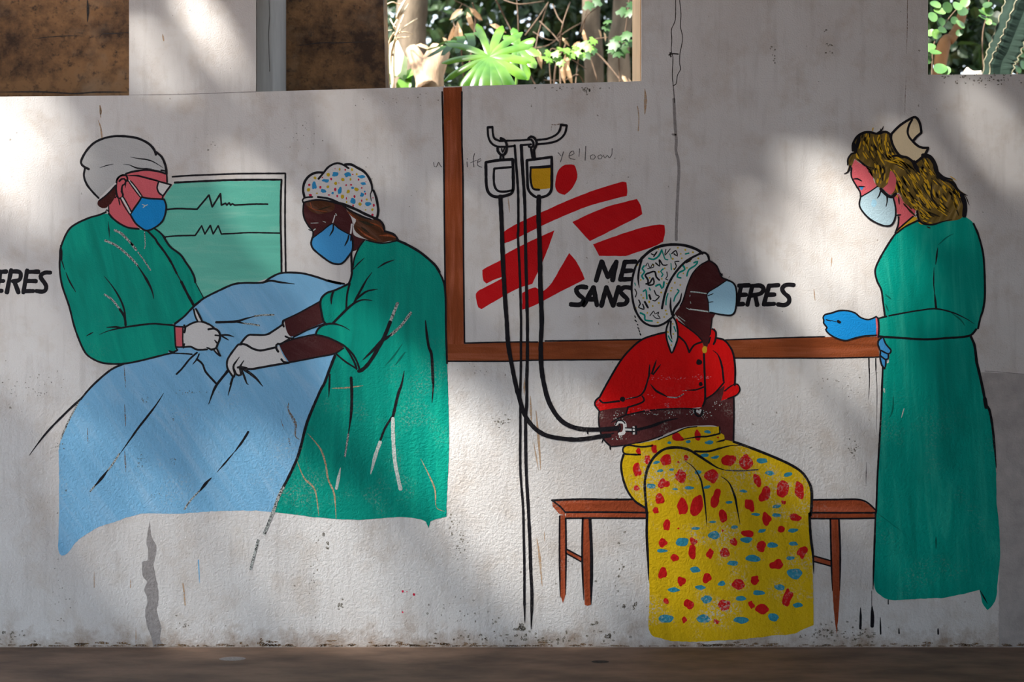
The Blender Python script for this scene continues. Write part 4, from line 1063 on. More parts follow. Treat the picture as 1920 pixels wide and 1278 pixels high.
p.lines('black_squiggles', [('165,190 200,202 222,165 190,218', 2.0), ('312,145 300,205 330,172 355,140', 1.4), ('368,190 410,158 425,212 392,190', 1.9), ('110,312 130,280 152,332 180,290 190,322 128,338', 1.3), ('208,280 250,312 245,248 282,302 325,300', 2.0), ('442,265 400,270 416,312 395,348', 1.8),
                            ('112,490 150,480 182,430 190,490 135,500 132,450 105,402 150,378 200,368 215,420 246,452', 2.6), ('320,370 326,412 308,440 332,452', 1.5), ('145,600 158,642', 3.0), ('195,555 215,600 246,615 202,660 180,655', 1.9), ('40,650 56,690 38,722 92,742 80,692', 1.9), ('100,668 132,727', 3.0), ('152,808 190,760 202,790 242,770 230,800 256,832 210,832 182,800', 1.4), ('0,540 20,580 5,622', 1.6)], 'black', 4, sv)
p.blobs('ochre_dots', 'dotyellow', [(x, y, random.uniform(7, 12), random.uniform(7, 11)) for x, y in ((235, 140), (430, 130), (460, 190), (380, 240), (550, 265), (635, 235), (300, 335), (240, 370), (270, 440), (320, 485), (400, 478), (455, 500), (370, 530), (360, 558), (65, 600), (85, 630), (145, 670), (180, 710), (240, 680), (125, 780), (230, 875), (295, 820), (310, 755), (320, 790), (330, 970), (385, 990), (365, 1100), (380, 890), (60, 380), (60, 450), (470, 235), (505, 150), (580, 175), (185, 300), (390, 340), (485, 385), (265, 575), (30, 300), (10, 730), (520, 330), (150, 430))], 4, sv)
use('B4')
skt = p.fill('skirt', 'yellow', '190,258 300,240 450,210 600,150 700,105 800,92 1002,95* 1006,150* 1045,170 1045,215* 1130,230 1300,290 1500,370 1650,440 1750,510 1810,600 1828,650 1832,750 1822,900 @B5 1655,0 1665,200 1680,330 1690,600 1695,800 1698,1040* 1600,1078 1500,1122 1350,1132 1200,1152 1000,1172 800,1182 600,1192 400,1186 300,1162 220,1140 180,1080 175,1000 185,800 180,600 166,300 165,0 @B4 345,880* 330,822* 230,752 170,660 130,540 120,430 140,345 136,300 155,268', 2, wobble=1.0)
p.lines('outline', [('400,265 300,275 180,260 138,280 135,320 160,340 292,346', 2.6), ('140,345 118,430 130,540 170,660 240,760 338,825', 3.2), ('@B5 178,620 172,450 160,200 163,0 @B4 348,860 330,640 335,560 360,460 420,360 510,295 620,280 720,300 800,345 900,410 980,460 1060,486', 3.8, 3), ('780,315 900,316 1000,290 1100,265 1182,262', 3.0, 2),
                    ('1128,228 1300,290 1500,370 1650,440 1750,510 1810,600 1828,660 1832,750 1822,900 @B5 1660,0 1668,200 1690,380 1700,560', 3.8, 2), ('690,400 770,460 830,560 850,640 870,760 890,990', 2.6, 3), ('1018,540 1090,600 1140,720 1160,820 1186,965', 3.2, 3), ('660,210 800,186 900,180 1006,155', 2.6, 1), ('975,232 1045,214', 2.6, 1), ('1002,95 1006,150', 2.0), ('450,212 600,150 700,106 800,93', 1.8)], up=3, parent=skt)
p.lines('dry_brush_folds', [('1060,486 1200,490 1350,480', 2.0)], 'dryblack', 3, skt)
use('B4')
for cx, cy, rx, ry in ((630, 188, 50, 35), (805, 165, 30, 45), (275, 312, 25, 32), (413, 290, 25, 40), (357, 390, 28, 38), (258, 482, 38, 58), (258, 645, 25, 22), (515, 392, 48, 48), (700, 372, 20, 25), (635, 412, 12, 10), (655, 535, 50, 50), (500, 605, 48, 55), (470, 750, 48, 50), (660, 825, 45, 85), (795, 830, 45, 95), (428, 850, 28, 25), (935, 538, 55, 58), (965, 730, 45, 75), (1090, 388, 55, 55), (1235, 405, 55, 60),
                       (1340, 575, 38, 60), (1410, 705, 42, 70), (1575, 660, 62, 80), (1720, 660, 40, 70), (1578, 775, 20, 20), (1270, 798, 42, 65), (1430, 915, 40, 55), (1690, 912, 60, 35), (1040, 900, 38, 58), (523, 980, 30, 52), (632, 1008, 10, 8), (1560, 1018, 35, 32), (1030, 1028, 10, 10), (990, 190, 10, 8)):
    p.blob('red_spot', 'spot', cx, cy, rx, ry, 3, skt, 0.30, random.uniform(-0.3, 0.3))
for cx, cy, rx, ry in ((550, 238, 18, 12), (722, 230, 22, 14), (908, 235, 38, 18), (895, 140, 28, 14), (435, 415, 28, 14), (468, 490, 32, 14), (570, 480, 24, 12), (385, 625, 42, 22), (735, 645, 42, 15), (605, 655, 24, 12), (812, 505, 34, 20), (890, 637, 30, 14), (870, 350, 38, 18), (965, 370, 34, 13), (1388, 400, 52, 24), (1455, 508, 40, 22), (1622, 525, 38, 20), (1218, 672, 34, 13), (1088, 773, 32, 12), (1518, 810, 42, 16),
                       (1325, 882, 38, 13), (1515, 890, 42, 18), (942, 950, 32, 12), (1138, 998, 36, 16), (788, 1008, 40, 14), (1385, 1030, 38, 16), (1665, 1028, 42, 20)):
    p.blob('blue_fleck', 'fleck', cx, cy, rx, ry, 3, skt, 0.2, random.uniform(-0.25, 0.1))
use('B5')
for cx, cy, rx, ry in ((1095, 188, 55, 35), (310, 285, 38, 38), (592, 262, 28, 34), (575, 350, 38, 60), (962, 268, 35, 38), (412, 425, 36, 38), (740, 385, 26, 46), (875, 365, 45, 48), (1220, 315, 42, 48), (1590, 370, 42, 52), (1355, 478, 62, 45), (305, 560, 35, 52), (480, 640, 42, 48), (715, 605, 38, 42), (1000, 660, 58, 48), (1155, 620, 48, 38), (340, 815, 22, 28), (545, 845, 50, 45), (880, 855, 62, 55), (1122, 850, 28, 38), (1230, 890, 58, 38), (1455, 780, 42, 75), (510, 992, 25, 30), (800, 1005, 28, 22)):
    p.blob('red_spot', 'spot', cx, cy, rx, ry, 3, skt, 0.30, random.uniform(-0.3, 0.3))
for cx, cy, rx, ry in ((480, 270, 58, 38), (780, 208, 58, 38), (1080, 255, 52, 25), (1320, 302, 46, 24), (1510, 290, 42, 18), (305, 352, 44, 16), (950, 468, 48, 22), (1140, 425, 62, 32), (1485, 422, 36, 18), (605, 528, 46, 28), (1525, 568, 65, 45), (850, 655, 38, 24), (655, 692, 48, 22), (410, 712, 52, 22), (1385, 690, 46, 26), (1190, 742, 54, 26), (710, 800, 52, 34), (1025, 792, 46, 26), (1550, 855, 44, 24), (338, 980, 64, 36), (680, 980, 58, 38), (1030, 995, 58, 34), (1330, 970, 52, 34)):
    p.blob('blue_fleck', 'fleck', cx, cy, rx, ry, 3, skt, 0.2, random.uniform(-0.1, 0.1))

# ---- nurse on the right
p = Painted('painted_person', 1755, 1140, 'painted nurse with golden hair, cream cap and long green gown', 'painted person', layer=3)
gw = p.fill('gown', 'green3', '@B8 788,85* 870,15 993,-38 1200,-20 1410,-75* 1500,-10 1545,100 1585,250 1600,400 1605,650 1590,780 1562,870 1540,960* 1500,1000 1472,1038* 1500,1100 1530,1278 @C1 1510,150 1560,370 1595,462 1620,620 1640,800 1650,950 1656,1278 @C2 1315,150 1330,300 1336,480 1322,620 1312,740 1290,790 1256,822* 1225,780 1206,695* 1000,742 850,750 650,760 580,730 540,680 535,500 548,200 @C1 690,1278 700,1000 720,700 735,400 745,110 @B8 720,1278* 735,1165* 660,1045* 625,1035* 628,872* 682,848* 665,700 650,610 610,520 594,430 620,350 680,240 750,130', wobble=1.0)
p.lines('outline', [('@B8 788,80 750,130 680,240 620,350 594,430 610,520 650,605 664,700 684,852', 2.8), ('@B8 1500,-5 1545,100 1585,250 1600,400 1605,650 1590,780 1562,870 1542,962', 3.0), ('@B8 618,870 700,850', 2.4), ('@B8 720,845 850,820 1000,795 1150,780 1300,812 1430,870 1505,918', 2.2, 2), ('@B8 628,1035 700,1040 850,1050 1060,1062 1250,1050 1400,1040 1480,1020 1525,968', 3.2),
                    ('@B8 1170,220 1152,370', 2.6, 3), ('@B8 1136,400 1134,560 1145,660', 1.8, 3), ('@B8 1142,640 1155,770', 3.2, 1), ('@B8 1478,1040 1510,1120 1530,1278 @C1 1500,100 1535,250 1565,400', 4.0), ('@C1 1560,370 1572,440', 6.0), ('@C1 1570,420 1597,462 1622,600 1640,780 1652,920', 3.6, 2), ('@C1 748,80 740,250 735,400 720,700 705,950 692,1278 @C2 547,200 536,500 530,690', 2.8, 2), ('@C2 1210,700 1255,780', 2.2, 3)], up=1, parent=gw)
p.lines('dark_folds', [('@B8 1178,190 1250,125 1312,90', 2.0, 3), ('@B8 690,650 740,690', 2.4, 3), ('@B8 690,740 715,800', 2.4, 3), ('@B8 1300,820 1380,880 1420,935', 2.4, 3), ('@C1 830,350 825,460 800,520', 2.2, 3), ('@C2 930,360 930,430', 3.0, 3)], 'greendark', 1, gw)
p.lines('scratch', [('@C1 915,450 895,520', 1.6, 3), ('@C1 755,290 760,320', 2.4, 3)], 'drywhite', 1, gw)
use('B7')
hr = p.fill('hair', 'hairgold', '250,660* 275,580 262,540 290,470 322,460* 310,380 350,300 430,260 540,258 640,250 700,290 720,400 780,490* 850,510 920,555* 1000,485 1080,500 1130,560 1150,640 1200,700 1300,720* 1340,770 1380,830 1450,880* 1410,905 1430,980 1440,1060 1412,1100 1360,1130 1200,1150 1100,1176 1010,1170 970,1100 950,1040 880,1000 820,950 770,860 700,880 620,820 550,790 530,720 500,690 440,600 330,520* 300,600 270,640', 1)
gold, dark = [], []
guides = ['400,280 380,360 380,440 440,540', '470,270 450,360 470,450 540,560', '540,275 520,380 570,490 640,600', '600,265 600,380 650,470 720,520', '650,270 660,380 700,470 740,490', '520,560 540,640 560,740', '600,560 610,660 600,760 620,800', '640,520 760,560 880,640 960,760',
          '700,520 820,560 920,680 1000,820', '740,620 820,760 900,880 980,980', '760,720 800,860 880,960 960,1040', '840,680 940,820 1040,960 1120,1080', '960,560 1000,650 1080,760 1100,880', '1030,520 1090,640 1180,740 1280,820', '1160,710 1270,770 1340,860 1390,980', '1130,800 1150,900 1220,1000 1300,1060',
          '900,900 1000,1000 1100,1090 1200,1130', '1220,780 1300,880 1350,1000 1380,1080', '960,1040 1010,1110 1100,1150', '1000,760 1080,900 1180,1020 1280,1090', '860,860 940,960 1000,1060']
for g in guides:
    for k in range(15):
        q = parse(g)
        ox, oy = random.gauss(0, 5.5), random.gauss(0, 5.5)
        t0 = random.uniform(0, 0.7)
        cv = curve(q, False, 3.0)
        i0 = int(len(cv) * t0)
        seg_ = cv[i0:i0 + max(4, int(len(cv) * random.uniform(0.15, 0.4)))]
        if len(seg_) < 3:
            continue
        pts = [(a + ox, b + oy, False) for a, b in seg_[::2]]
        if len(pts) < 2:
            continue
        (gold if k % 2 else dark).append((pts, random.uniform(1.6, 4.4)))
for nm, lst, mt, up in (('shadow_strokes', dark, 'hairblack', 2), ('gold_strokes', gold, 'gold', 3)):
    V, F = [], []
    for k, (pts, wd) in enumerate(lst):
        stroke_geo(V, F, '', wd, p.layer + up, p.base, 3, k * 1.3, pts)
    o = mesh_obj(nm, V, F, mt, hr)
    o['kind'] = 'stuff'
p.lines('outline', [('228,668 265,650 288,590', 2.6, 1), ('262,580 265,520 300,470 332,464', 2.4), ('314,440 315,370 360,295 430,258 490,255 560,270 640,250 695,285', 3.4), ('550,268 600,235 618,198', 2.4, 2), ('480,262 480,305', 2.0, 2), ('710,492 790,490 870,520 930,570', 3.0), ('920,550 945,610 975,655', 6.0, 2), ('1010,486 1080,500 1130,570 1150,650 1220,705 1300,722', 6.0, 2), ('1140,600 1170,690 1240,730', 6.0, 2),
                    ('1200,722 1300,760 1380,850 1450,884', 4.0, 2), ('1400,880 1432,980 1425,1090', 6.5), ('955,1040 970,1120 1020,1168 1110,1176 1200,1150 1300,1125', 2.8, 2), ('1100,760 1095,880 1130,960 1152,995', 2.6, 3), ('330,380 340,450', 8.0, 3), ('380,300 350,420', 6.0, 3), ('360,520 440,590 500,610', 3.0, 3)], up=4, parent=hr)
fc = p.fill('face', 'pink', '335,525* 380,562 490,630 520,730 552,790* 480,850 395,898* 385,840 370,810 330,760 300,700 300,610', 1)
p.lines('outline', [('302,610 298,690 330,760 385,850 390,895', 2.4), ('318,722 360,720 402,742', 2.4, 3), ('372,796 432,798', 1.8, 2), ('350,805 375,812', 1.6)], up=2, parent=fc)
p.fill('eye', 'gloveb', '374,800* 425,800* 400,838*', 2, fc, step=1.5, wobble=0.1)
p.fill('ear', 'pink', '690,640 735,690 745,760 722,850 680,880 650,850 615,815 660,770', 4)
nk = p.fill('neck', 'pink', '722,905* 770,870 830,960 940,1030* 925,1090 840,1150 758,1235* 770,1100 742,1030', 1)
p.lines('outline', [('770,900 776,972', 2.2, 3), ('745,1085 790,1078', 2.4, 3), ('770,1100 765,1180 735,1260', 2.4), ('590,820 650,880 700,900 742,868', 4.4)], up=5, parent=nk)
cl = p.fill('collar', 'gold', '748,1245* 840,1160 925,1098* 965,1108* 930,1142 840,1192 765,1255', 2)
p.lines('outline', [('748,1240 840,1158 915,1095', 2.4), ('750,1262 840,1195 970,1132', 2.4)], up=3, parent=cl)
mk = p.fill('mask', 'maskice', '393,902* 480,850 560,795* 620,840 712,905* 740,1000 735,1110 700,1180 630,1190 560,1165 470,1110 400,1030 378,970', 3)
p.lines('outline', [('395,890 378,970 400,1030 470,1110 560,1165 640,1190 700,1178 735,1110 740,1010 715,900', 2.6), ('393,900 480,850 560,795', 1.8), ('597,820 577,885 558,912', 2.4, 2), ('600,822 650,880 656,940 645,995', 2.6, 2)], up=4, parent=mk)
p.blob('smudge', 'maskpale', 527, 960, 25, 42, 4, mk, 0.25)
cp = p.fill('cap', 'cream', '700,270* 780,190 880,125 935,105 970,140 990,200 996,260* 950,300 910,345* 960,390 1010,410 1066,410* 1030,480 960,540 928,562* 860,510 780,485 720,400 695,320', 4)
p.lines('outline', [('700,270* 780,190 880,125 935,105 970,140 990,200 996,260* 950,300 910,345* 960,390 1010,410 1066,410* 1030,480 960,540 928,562* 860,510 780,485 720,400 695,320 700,270', 3.6), ('905,130 872,190 860,260 880,310 910,345', 3.2)], up=6, parent=cp)
use('B8')
gv = p.fill('glove', 'glove', '113,862 130,836 190,820 260,800 340,800 410,822 460,860 530,880 596,858* 606,1022* 480,1032 400,1050 320,1070 240,1050 170,1010 138,972 152,955 118,910', 2)
p.lines('outline', [('596,856 530,880 460,860 410,820 340,798 260,798 190,820 130,834 113,862 120,885 118,910 150,955 138,972 170,1012 240,1052 320,1072 400,1052 480,1033 606,1024', 2.4), ('140,880 185,892', 1.4), ('190,888 235,900', 1.0), ('250,895 268,905', 4.4)], up=3, parent=gv)
cf = p.fill('cuff', 'pink', '598,855 618,868 624,950 620,1038 600,1035 606,950', 2, step=2)
p.lines('outline', [('620,865 628,950 622,1038', 2.6), ('590,860 602,850 618,866', 2.4)], up=3, parent=cf)
g2 = p.fill('glove', 'gloveb', '620,1100 645,1055 668,1050 690,1100 740,1165 715,1195 712,1240 692,1278 682,1330 650,1295 640,1230 640,1170', 2)
p.lines('outline', [('660,1042 630,1065 618,1105 640,1170 638,1230 655,1300 682,1332', 2.6), ('670,1050 692,1105 740,1165 715,1195 650,1165', 2.4), ('715,1195 712,1240 690,1248 645,1215', 2.4), ('692,1250 690,1300 680,1330', 2.2)], up=3, parent=g2)

# ================================================================ the garden behind the openings
M['earth'] = plain('dry_earth', (0.22, 0.14, 0.085), 0.9, 0.4, 9, bump=0.4, bscale=30)
M['bark'] = plain('grey_tan_bark', (0.15, 0.115, 0.08), 0.9, 0.45, 16, bump=0.6, bscale=40, stretch=(1, 1, 0.3))
M['barkwarm'] = plain('warm_brown_bark', (0.17, 0.08, 0.03), 0.9, 0.4, 16, bump=0.5, bscale=40, stretch=(1, 1, 0.3))
M['barkpale'] = plain('pale_peeling_bark', (0.52, 0.36, 0.24), 0.9, 0.35, 14, bump=0.5, bscale=30, stretch=(1, 1, 0.3))
M['twig'] = plain('brown_twig', (0.11, 0.07, 0.045), 0.9, 0.4, 30)
M['drytwig'] = plain('bleached_dry_twig', (0.62, 0.48, 0.32), 0.85, 0.25, 30)
M['dryleaf'] = leaf_mat('withered_leaf', (0.42, 0.25, 0.13), (0.60, 0.42, 0.26), 0.8, 0.2)
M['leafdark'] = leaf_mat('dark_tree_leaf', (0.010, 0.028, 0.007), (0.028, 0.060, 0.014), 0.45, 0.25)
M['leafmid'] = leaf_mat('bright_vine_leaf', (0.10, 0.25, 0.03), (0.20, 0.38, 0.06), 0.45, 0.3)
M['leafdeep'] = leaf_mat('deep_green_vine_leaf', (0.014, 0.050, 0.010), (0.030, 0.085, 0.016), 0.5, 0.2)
M['monstera'] = leaf_mat('glossy_split_leaf', (0.045, 0.14, 0.012), (0.13, 0.27, 0.03), 0.25, 0.28)
M['paleleaf'] = leaf_mat('pale_broad_leaf', (0.42, 0.55, 0.28), (0.60, 0.68, 0.42), 0.5, 0.3)
M['roundleaf'] = leaf_mat('grey_green_round_leaf', (0.05, 0.13, 0.03), (0.12, 0.22, 0.055), 0.25, 0.18)
M['cactus'] = plain('blue_green_succulent', (0.013, 0.024, 0.018), 0.8, 0.35, 14, spec=0.08)
M['rim'] = plain('corky_rib_edge', (0.17, 0.155, 0.10), 0.8, 0.3, 40)
M['stone'] = plain('pale_stone', (0.34, 0.29, 0.24), 0.9, 0.3, 14, bump=0.5, bscale=30)

V, F = [], []
nx_, ny_ = 40, 20
for j in range(ny_ + 1):
    for i in range(nx_ + 1):
        x = -6 + 13 * i / nx_
        y = 0.80 + 8.0 * (j / ny_) ** 1.4
        V.append((x, y, 2.0 + 0.06 * (y - 0.8) + 0.03 * mnoise.noise(Vector((x * 2.2, y * 2.2, 0)))))
for j in range(ny_):
    for i in range(nx_):
        a = j * (nx_ + 1) + i
        F.append((a, a + 1, a + nx_ + 2, a + nx_ + 1))
n = len(V)
box_geo(V, F, -6, 7, 0.80, 8.8, 0.0, 1.96)
gr = mesh_obj('garden_ground', V, F, 'earth')
tag(gr, 'dry earth of the raised garden behind the wall', None, None, 'structure')


def leaf_frame(pos, direction, normal):
    d = direction.normalized()
    nrm = (normal - d * normal.dot(d)).normalized()
    s = d.cross(nrm)
    return Matrix(((s.x, d.x, nrm.x, pos.x), (s.y, d.y, nrm.y, pos.y), (s.z, d.z, nrm.z, pos.z), (0, 0, 0, 1)))


def simple_leaf(V, F, mat4, L_, W_, droop=0.12):
    n = len(V)
    for x, y, z in ((0, 0, 0), (-W_ * .42, L_ * .28, .1 * W_), (W_ * .42, L_ * .28, .1 * W_), (0, L_ * .32, 0), (-W_ * .40, L_ * .65, .06 * W_ - droop * L_ * .4), (W_ * .40, L_ * .65, .06 * W_ - droop * L_ * .4), (0, L_ * .66, -droop * L_ * .4), (0, L_, -droop * L_)):
        V.append(mat4 @ Vector((x, y, z)))
    F += [(n, n + 3, n + 1), (n, n + 2, n + 3), (n + 1, n + 3, n + 6, n + 4), (n + 3, n + 2, n + 5, n + 6), (n + 4, n + 6, n + 7), (n + 6, n + 5, n + 7)]


def rand_dir():
    while True:
        v = Vector((random.uniform(-1, 1), random.uniform(-1, 1), random.uniform(-1, 1)))
        if 0.05 < v.length < 1:
            return v.normalized()


def foliage(V, F, centre, radii, count, size):
    for i in range(count):
        d = rand_dir() * (random.random() ** 0.4)
        pos = Vector((centre[0] + d.x * radii[0], centre[1] + d.y * radii[1], centre[2] + d.z * radii[2]))
        dr = rand_dir()
        dr.z -= 0.4
        nr = rand_dir()
        nr.z += 0.8
        s = size * random.uniform(0.6, 1.3)
        simple_leaf(V, F, leaf_frame(pos, dr, nr), s, s * 0.62)


def curved(points, n=10):
    q = [(p.x, p.y, p.z) for p in points]
    out = []
    for i in range(len(q) - 1):
        p0, p1, p2, p3 = q[max(0, i - 1)], q[i], q[i + 1], q[min(len(q) - 1, i + 2)]
        for k in range(n):
            t = k / n
            out.append(Vector([0.5 * (2 * p1[j] + (p2[j] - p0[j]) * t + (2 * p0[j] - 5 * p1[j] + 4 * p2[j] - p3[j]) * t * t + (3 * p1[j] - p0[j] - 3 * p2[j] + p3[j]) * t ** 3) for j in range(3)]))
    out.append(Vector(q[-1]))
    return out


def limb(name, mat, points, r0, r1, parent, base, seg=7, lump=0.12, n=6):
    c = curved([p - base for p in points], n)
    V, F = [], []
    m = len(c)
    rad = [(r0 + (r1 - r0) * i / (m - 1)) * (1 + lump * 2 * mnoise.noise(c[i] * 7)) for i in range(m)]
    tube_geo(V, F, c, rad, seg)
    return mesh_obj(name, V, F, mat, parent, True)


# ---- trees: trunk and crown each, with unseen crowns added overhead for shade
def tree(label, trunk_pts, r0, r1, crowns, bark, leafm, size, branches=()):
    base = trunk_pts[0].copy()
    base.z = 2.0
    t = empty('garden_tree', base, label, 'tree', 'trees behind the wall')
    limb('trunk', bark, [base - Vector((0, 0, 0.05))] + trunk_pts[1:], r0, r1, t, base, 10)
    for b in branches:
        limb('branch', bark, b, r1 * 0.6, r1 * 0.25, t, base, 6)
    V, F = [], []
    for c, r, n in crowns:
        foliage(V, F, Vector(c) - base, r, n, size)
    o = mesh_obj('foliage', V, F, leafm, t)
    o['kind'] = 'stuff'
    return t


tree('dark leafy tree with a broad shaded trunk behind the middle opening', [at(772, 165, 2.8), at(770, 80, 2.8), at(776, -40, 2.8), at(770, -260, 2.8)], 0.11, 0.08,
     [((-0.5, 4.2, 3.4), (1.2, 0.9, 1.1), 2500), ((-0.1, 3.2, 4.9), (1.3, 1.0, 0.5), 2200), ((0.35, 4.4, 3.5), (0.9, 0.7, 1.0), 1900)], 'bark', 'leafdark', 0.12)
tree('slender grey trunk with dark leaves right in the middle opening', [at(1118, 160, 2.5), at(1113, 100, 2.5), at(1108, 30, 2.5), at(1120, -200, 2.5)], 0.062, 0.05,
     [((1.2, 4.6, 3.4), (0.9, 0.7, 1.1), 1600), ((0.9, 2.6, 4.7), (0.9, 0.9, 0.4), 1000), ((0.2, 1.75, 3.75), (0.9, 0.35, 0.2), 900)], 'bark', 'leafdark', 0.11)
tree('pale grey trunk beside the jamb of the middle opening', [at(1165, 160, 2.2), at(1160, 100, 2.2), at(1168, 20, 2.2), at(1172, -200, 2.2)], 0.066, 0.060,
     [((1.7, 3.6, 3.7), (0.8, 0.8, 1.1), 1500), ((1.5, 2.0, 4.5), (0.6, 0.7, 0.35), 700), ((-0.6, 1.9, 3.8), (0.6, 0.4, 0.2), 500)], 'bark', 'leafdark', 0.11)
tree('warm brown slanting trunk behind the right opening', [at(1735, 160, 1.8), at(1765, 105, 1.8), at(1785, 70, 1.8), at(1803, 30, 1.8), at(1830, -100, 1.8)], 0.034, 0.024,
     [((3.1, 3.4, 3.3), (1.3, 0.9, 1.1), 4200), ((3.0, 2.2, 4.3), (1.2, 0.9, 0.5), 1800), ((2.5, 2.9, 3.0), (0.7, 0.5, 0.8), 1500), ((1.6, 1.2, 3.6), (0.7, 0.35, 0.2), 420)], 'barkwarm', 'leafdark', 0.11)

# ---- leaning pale stump
b0 = at(806, 175, 1.35)
b0.z = 2.02
t = empty('tree_stump', b0, 'pale peeling stump lit by the sun left of the split leaves', 'tree stump')
limb('trunk', 'barkpale', [b0 - Vector((0, 0, 0.04)), at(806, 160, 1.35), at(812, 125, 1.36), at(826, 92, 1.38)], 0.075, 0.05, t, b0, 12, 0.25)
limb('trunk_fork', 'barkpale', [at(800, 165, 1.3), at(785, 120, 1.36), at(772, 92, 1.4)], 0.05, 0.035, t, b0, 9, 0.25)


# ---- dry shrub, bleached
def shrub(name, label, cat, mat, y, paths, base_px, jitter=0.08, group=None):
    base = at(base_px, 165, y)
    base.z = 2.03
    t = empty(name, base, label, cat, group)
    for pts, r in paths:
        q = [at(a, b, y + random.uniform(-jitter, jitter)) for a, b in pts]
        limb('twig', mat, q, r * S * 0.5, r * S * 0.28, t, base, 5, 0.2, 4)
    return t


shrub('dry_shrub', 'bleached dry shrub in bright sun at the left of the middle opening', 'shrub', 'drytwig', 1.25,
      [([(738, 175), (733, 110), (744, 62), (757, 28)], 6), ([(742, 64), (762, 48), (782, 35)], 4.5), ([(740, 66), (756, 60), (774, 64)], 4), ([(742, 72), (755, 70), (767, 69)], 3.5), ([(716, 14), (735, 4), (750, 8), (764, -4)], 4), ([(746, 36), (738, 50), (745, 58)], 4),
       ([(745, 34), (752, 14), (763, -6)], 9), ([(718, 50), (719, 58), (735, 56)], 3), ([(727, 172), (728, 88), (739, 61)], 7), ([(737, 172), (738, 88), (747, 72)], 8), ([(748, 28), (757, 20), (765, 8)], 8), ([(732, 36), (738, 47), (748, 56)], 3.5)], 735)
shrub('dry_shrub', 'tangle of thin brown twigs behind the split leaves', 'shrub', 'twig', 1.7,
      [([(1012, 172), (990, 130), (1002, 100), (1010, 60), (1028, 4)], 5), ([(968, 150), (972, 60), (968, -10)], 4), ([(985, 66), (1010, 32), (1028, 4)], 5), ([(1036, 8), (1046, 32), (1056, 48), (1044, 70)], 4), ([(1051, 172), (1050, 100), (1054, 50), (1069, 4)], 5), ([(1012, 40), (1035, 62), (1048, 78)], 4),
       ([(1108, 92), (1130, 110), (1165, 152)], 6), ([(1078, 172), (1082, 128), (1086, 105)], 4), ([(985, 85), (1000, 90), (1030, 84), (1060, 60), (1095, 40)], 4), ([(870, 150), (862, 70), (850, 40), (866, 8)], 4), ([(880, 120), (892, 40), (886, 6)], 6), ([(1100, 172), (1085, 140), (1060, 150), (1020, 150)], 4),
       ([(945, 0), (975, 8), (1020, 2)], 4), ([(900, 40), (880, 15), (850, 0)], 3), ([(930, 0), (945, 30), (960, 60)], 5), ([(1088, 60), (1100, 30), (1125, 12)], 4), ([(1060, 120), (1085, 90), (1110, 75), (1140, 70)], 4), ([(1020, 120), (1045, 95), (1070, 110), (1100, 130)], 3), ([(1000, 60), (1030, 75), (1065, 72)], 3), ([(1120, 150), (1105, 100), (1095, 60), (1100, 20)], 4)], 1020, 0.25)
# withered leaves hanging on the twigs
wb = at(1040, 165, 1.6)
wb.z = 2.03
t = empty('withered_plant', wb, 'stalk with hanging withered beige leaves between the twigs', 'dry plant')
limb('stalk', 'twig', [wb, at(1040, 140, 1.6), at(1058, 90, 1.6), at(1062, 78, 1.6)], 0.006, 0.004, t, wb, 5)
for px, py, dx, dy, L_ in ((1003, 92, -8, 30, 0.11), (1008, 92, 6, 32, 0.12), (1060, 100, 4, 40, 0.16), (1064, 120, 3, 34, 0.13), (1056, 122, -4, 34, 0.12), (858, 40, 0, 40, 0.13), (851, 48, -6, 30, 0.12), (862, 50, 2, 30, 0.12), (876, 22, 6, 20, 0.12), (868, 16, -20, 12, 0.12), (880, 14, 16, 14, 0.12), (1094, 55, 2, 22, 0.1), (918, 46, 16, 4, 0.12), (1122, 55, 6, 10, 0.06), (1132, 60, 4, 10, 0.06), (1088, 78, -8, 4, 0.06), (1054, 70, 6, 8, 0.07), (1166, 140, 8, 14, 0.09), (1178, 146, 6, 14, 0.09), (780, 84, 14, 2, 0.1), (765, 90, 12, 4, 0.1), (830, 70, 10, 10, 0.08)):
    V, F = [], []
    pp = at(px, py, 1.5) - wb
    d = Vector((dx * S * 1.34, random.uniform(-0.02, 0.02), -dy * S * 1.34))
    simple_leaf(V, F, leaf_frame(pp, d, Vector((random.uniform(-.9, .9), -1, 0.4))), L_ * 0.8, L_ * 0.26, 0.35)
    mesh_obj('leaf', V, F, 'dryleaf', t)


# ---- split-leaf plant
def split_leaf(V, F, mat4, L_, W_, lobes=5):
    """one large heart-shaped leaf cut into fingers, midrib crease and drooping tips"""
    def mid(t): return Vector((0, L_ * t, -0.30 * L_ * t * t))
    for side in (-1, 1):
        for i in range(lobes):
            t0, t1 = i / lobes * 0.94, (i + 1) / lobes * 0.94
            tc = (t0 + t1) / 2
            half = W_ * 0.5 * (math.sin(math.pi * (0.22 + 0.74 * tc)) ** 0.75)
            lean = (0.10 - 0.34 * (1 - tc) ** 2 + 0.34 * tc) * L_
            root0, root1 = mid(t0), mid(t1)
            n = len(V)
            steps = 5
            for k in range(steps + 1):
                u = k / steps
                wd = 1.0 if u < 0.42 else (0.90 if u < 0.8 else 0.90 - (u - 0.8) * 2.6)
                c = (root0 + root1) / 2 + Vector((side * half * u, lean * u * u, 0.10 * half * math.sin(u * 2.2) - 0.42 * half * u * u))
                h = (t1 - t0) * L_ * 0.5 * wd * (1.0 + 0.04 * u)
                V.append(mat4 @ (c + Vector((0, -h, 0))))
                V.append(mat4 @ (c + Vector((0, h, 0))))
            for k in range(steps):
                a = n + 2 * k
                F.append((a, a + 1, a + 3, a + 2) if side < 0 else (a, a + 2, a + 3, a + 1))
    n = len(V)
    for x, y in ((-W_ * .05, L_ * .9), (W_ * .05, L_ * .9), (0, L_ * 1.02)):
        V.append(mat4 @ Vector((x, y, -0.30 * L_ * (y / L_) ** 2)))
    F.append((n, n + 1, n + 2))


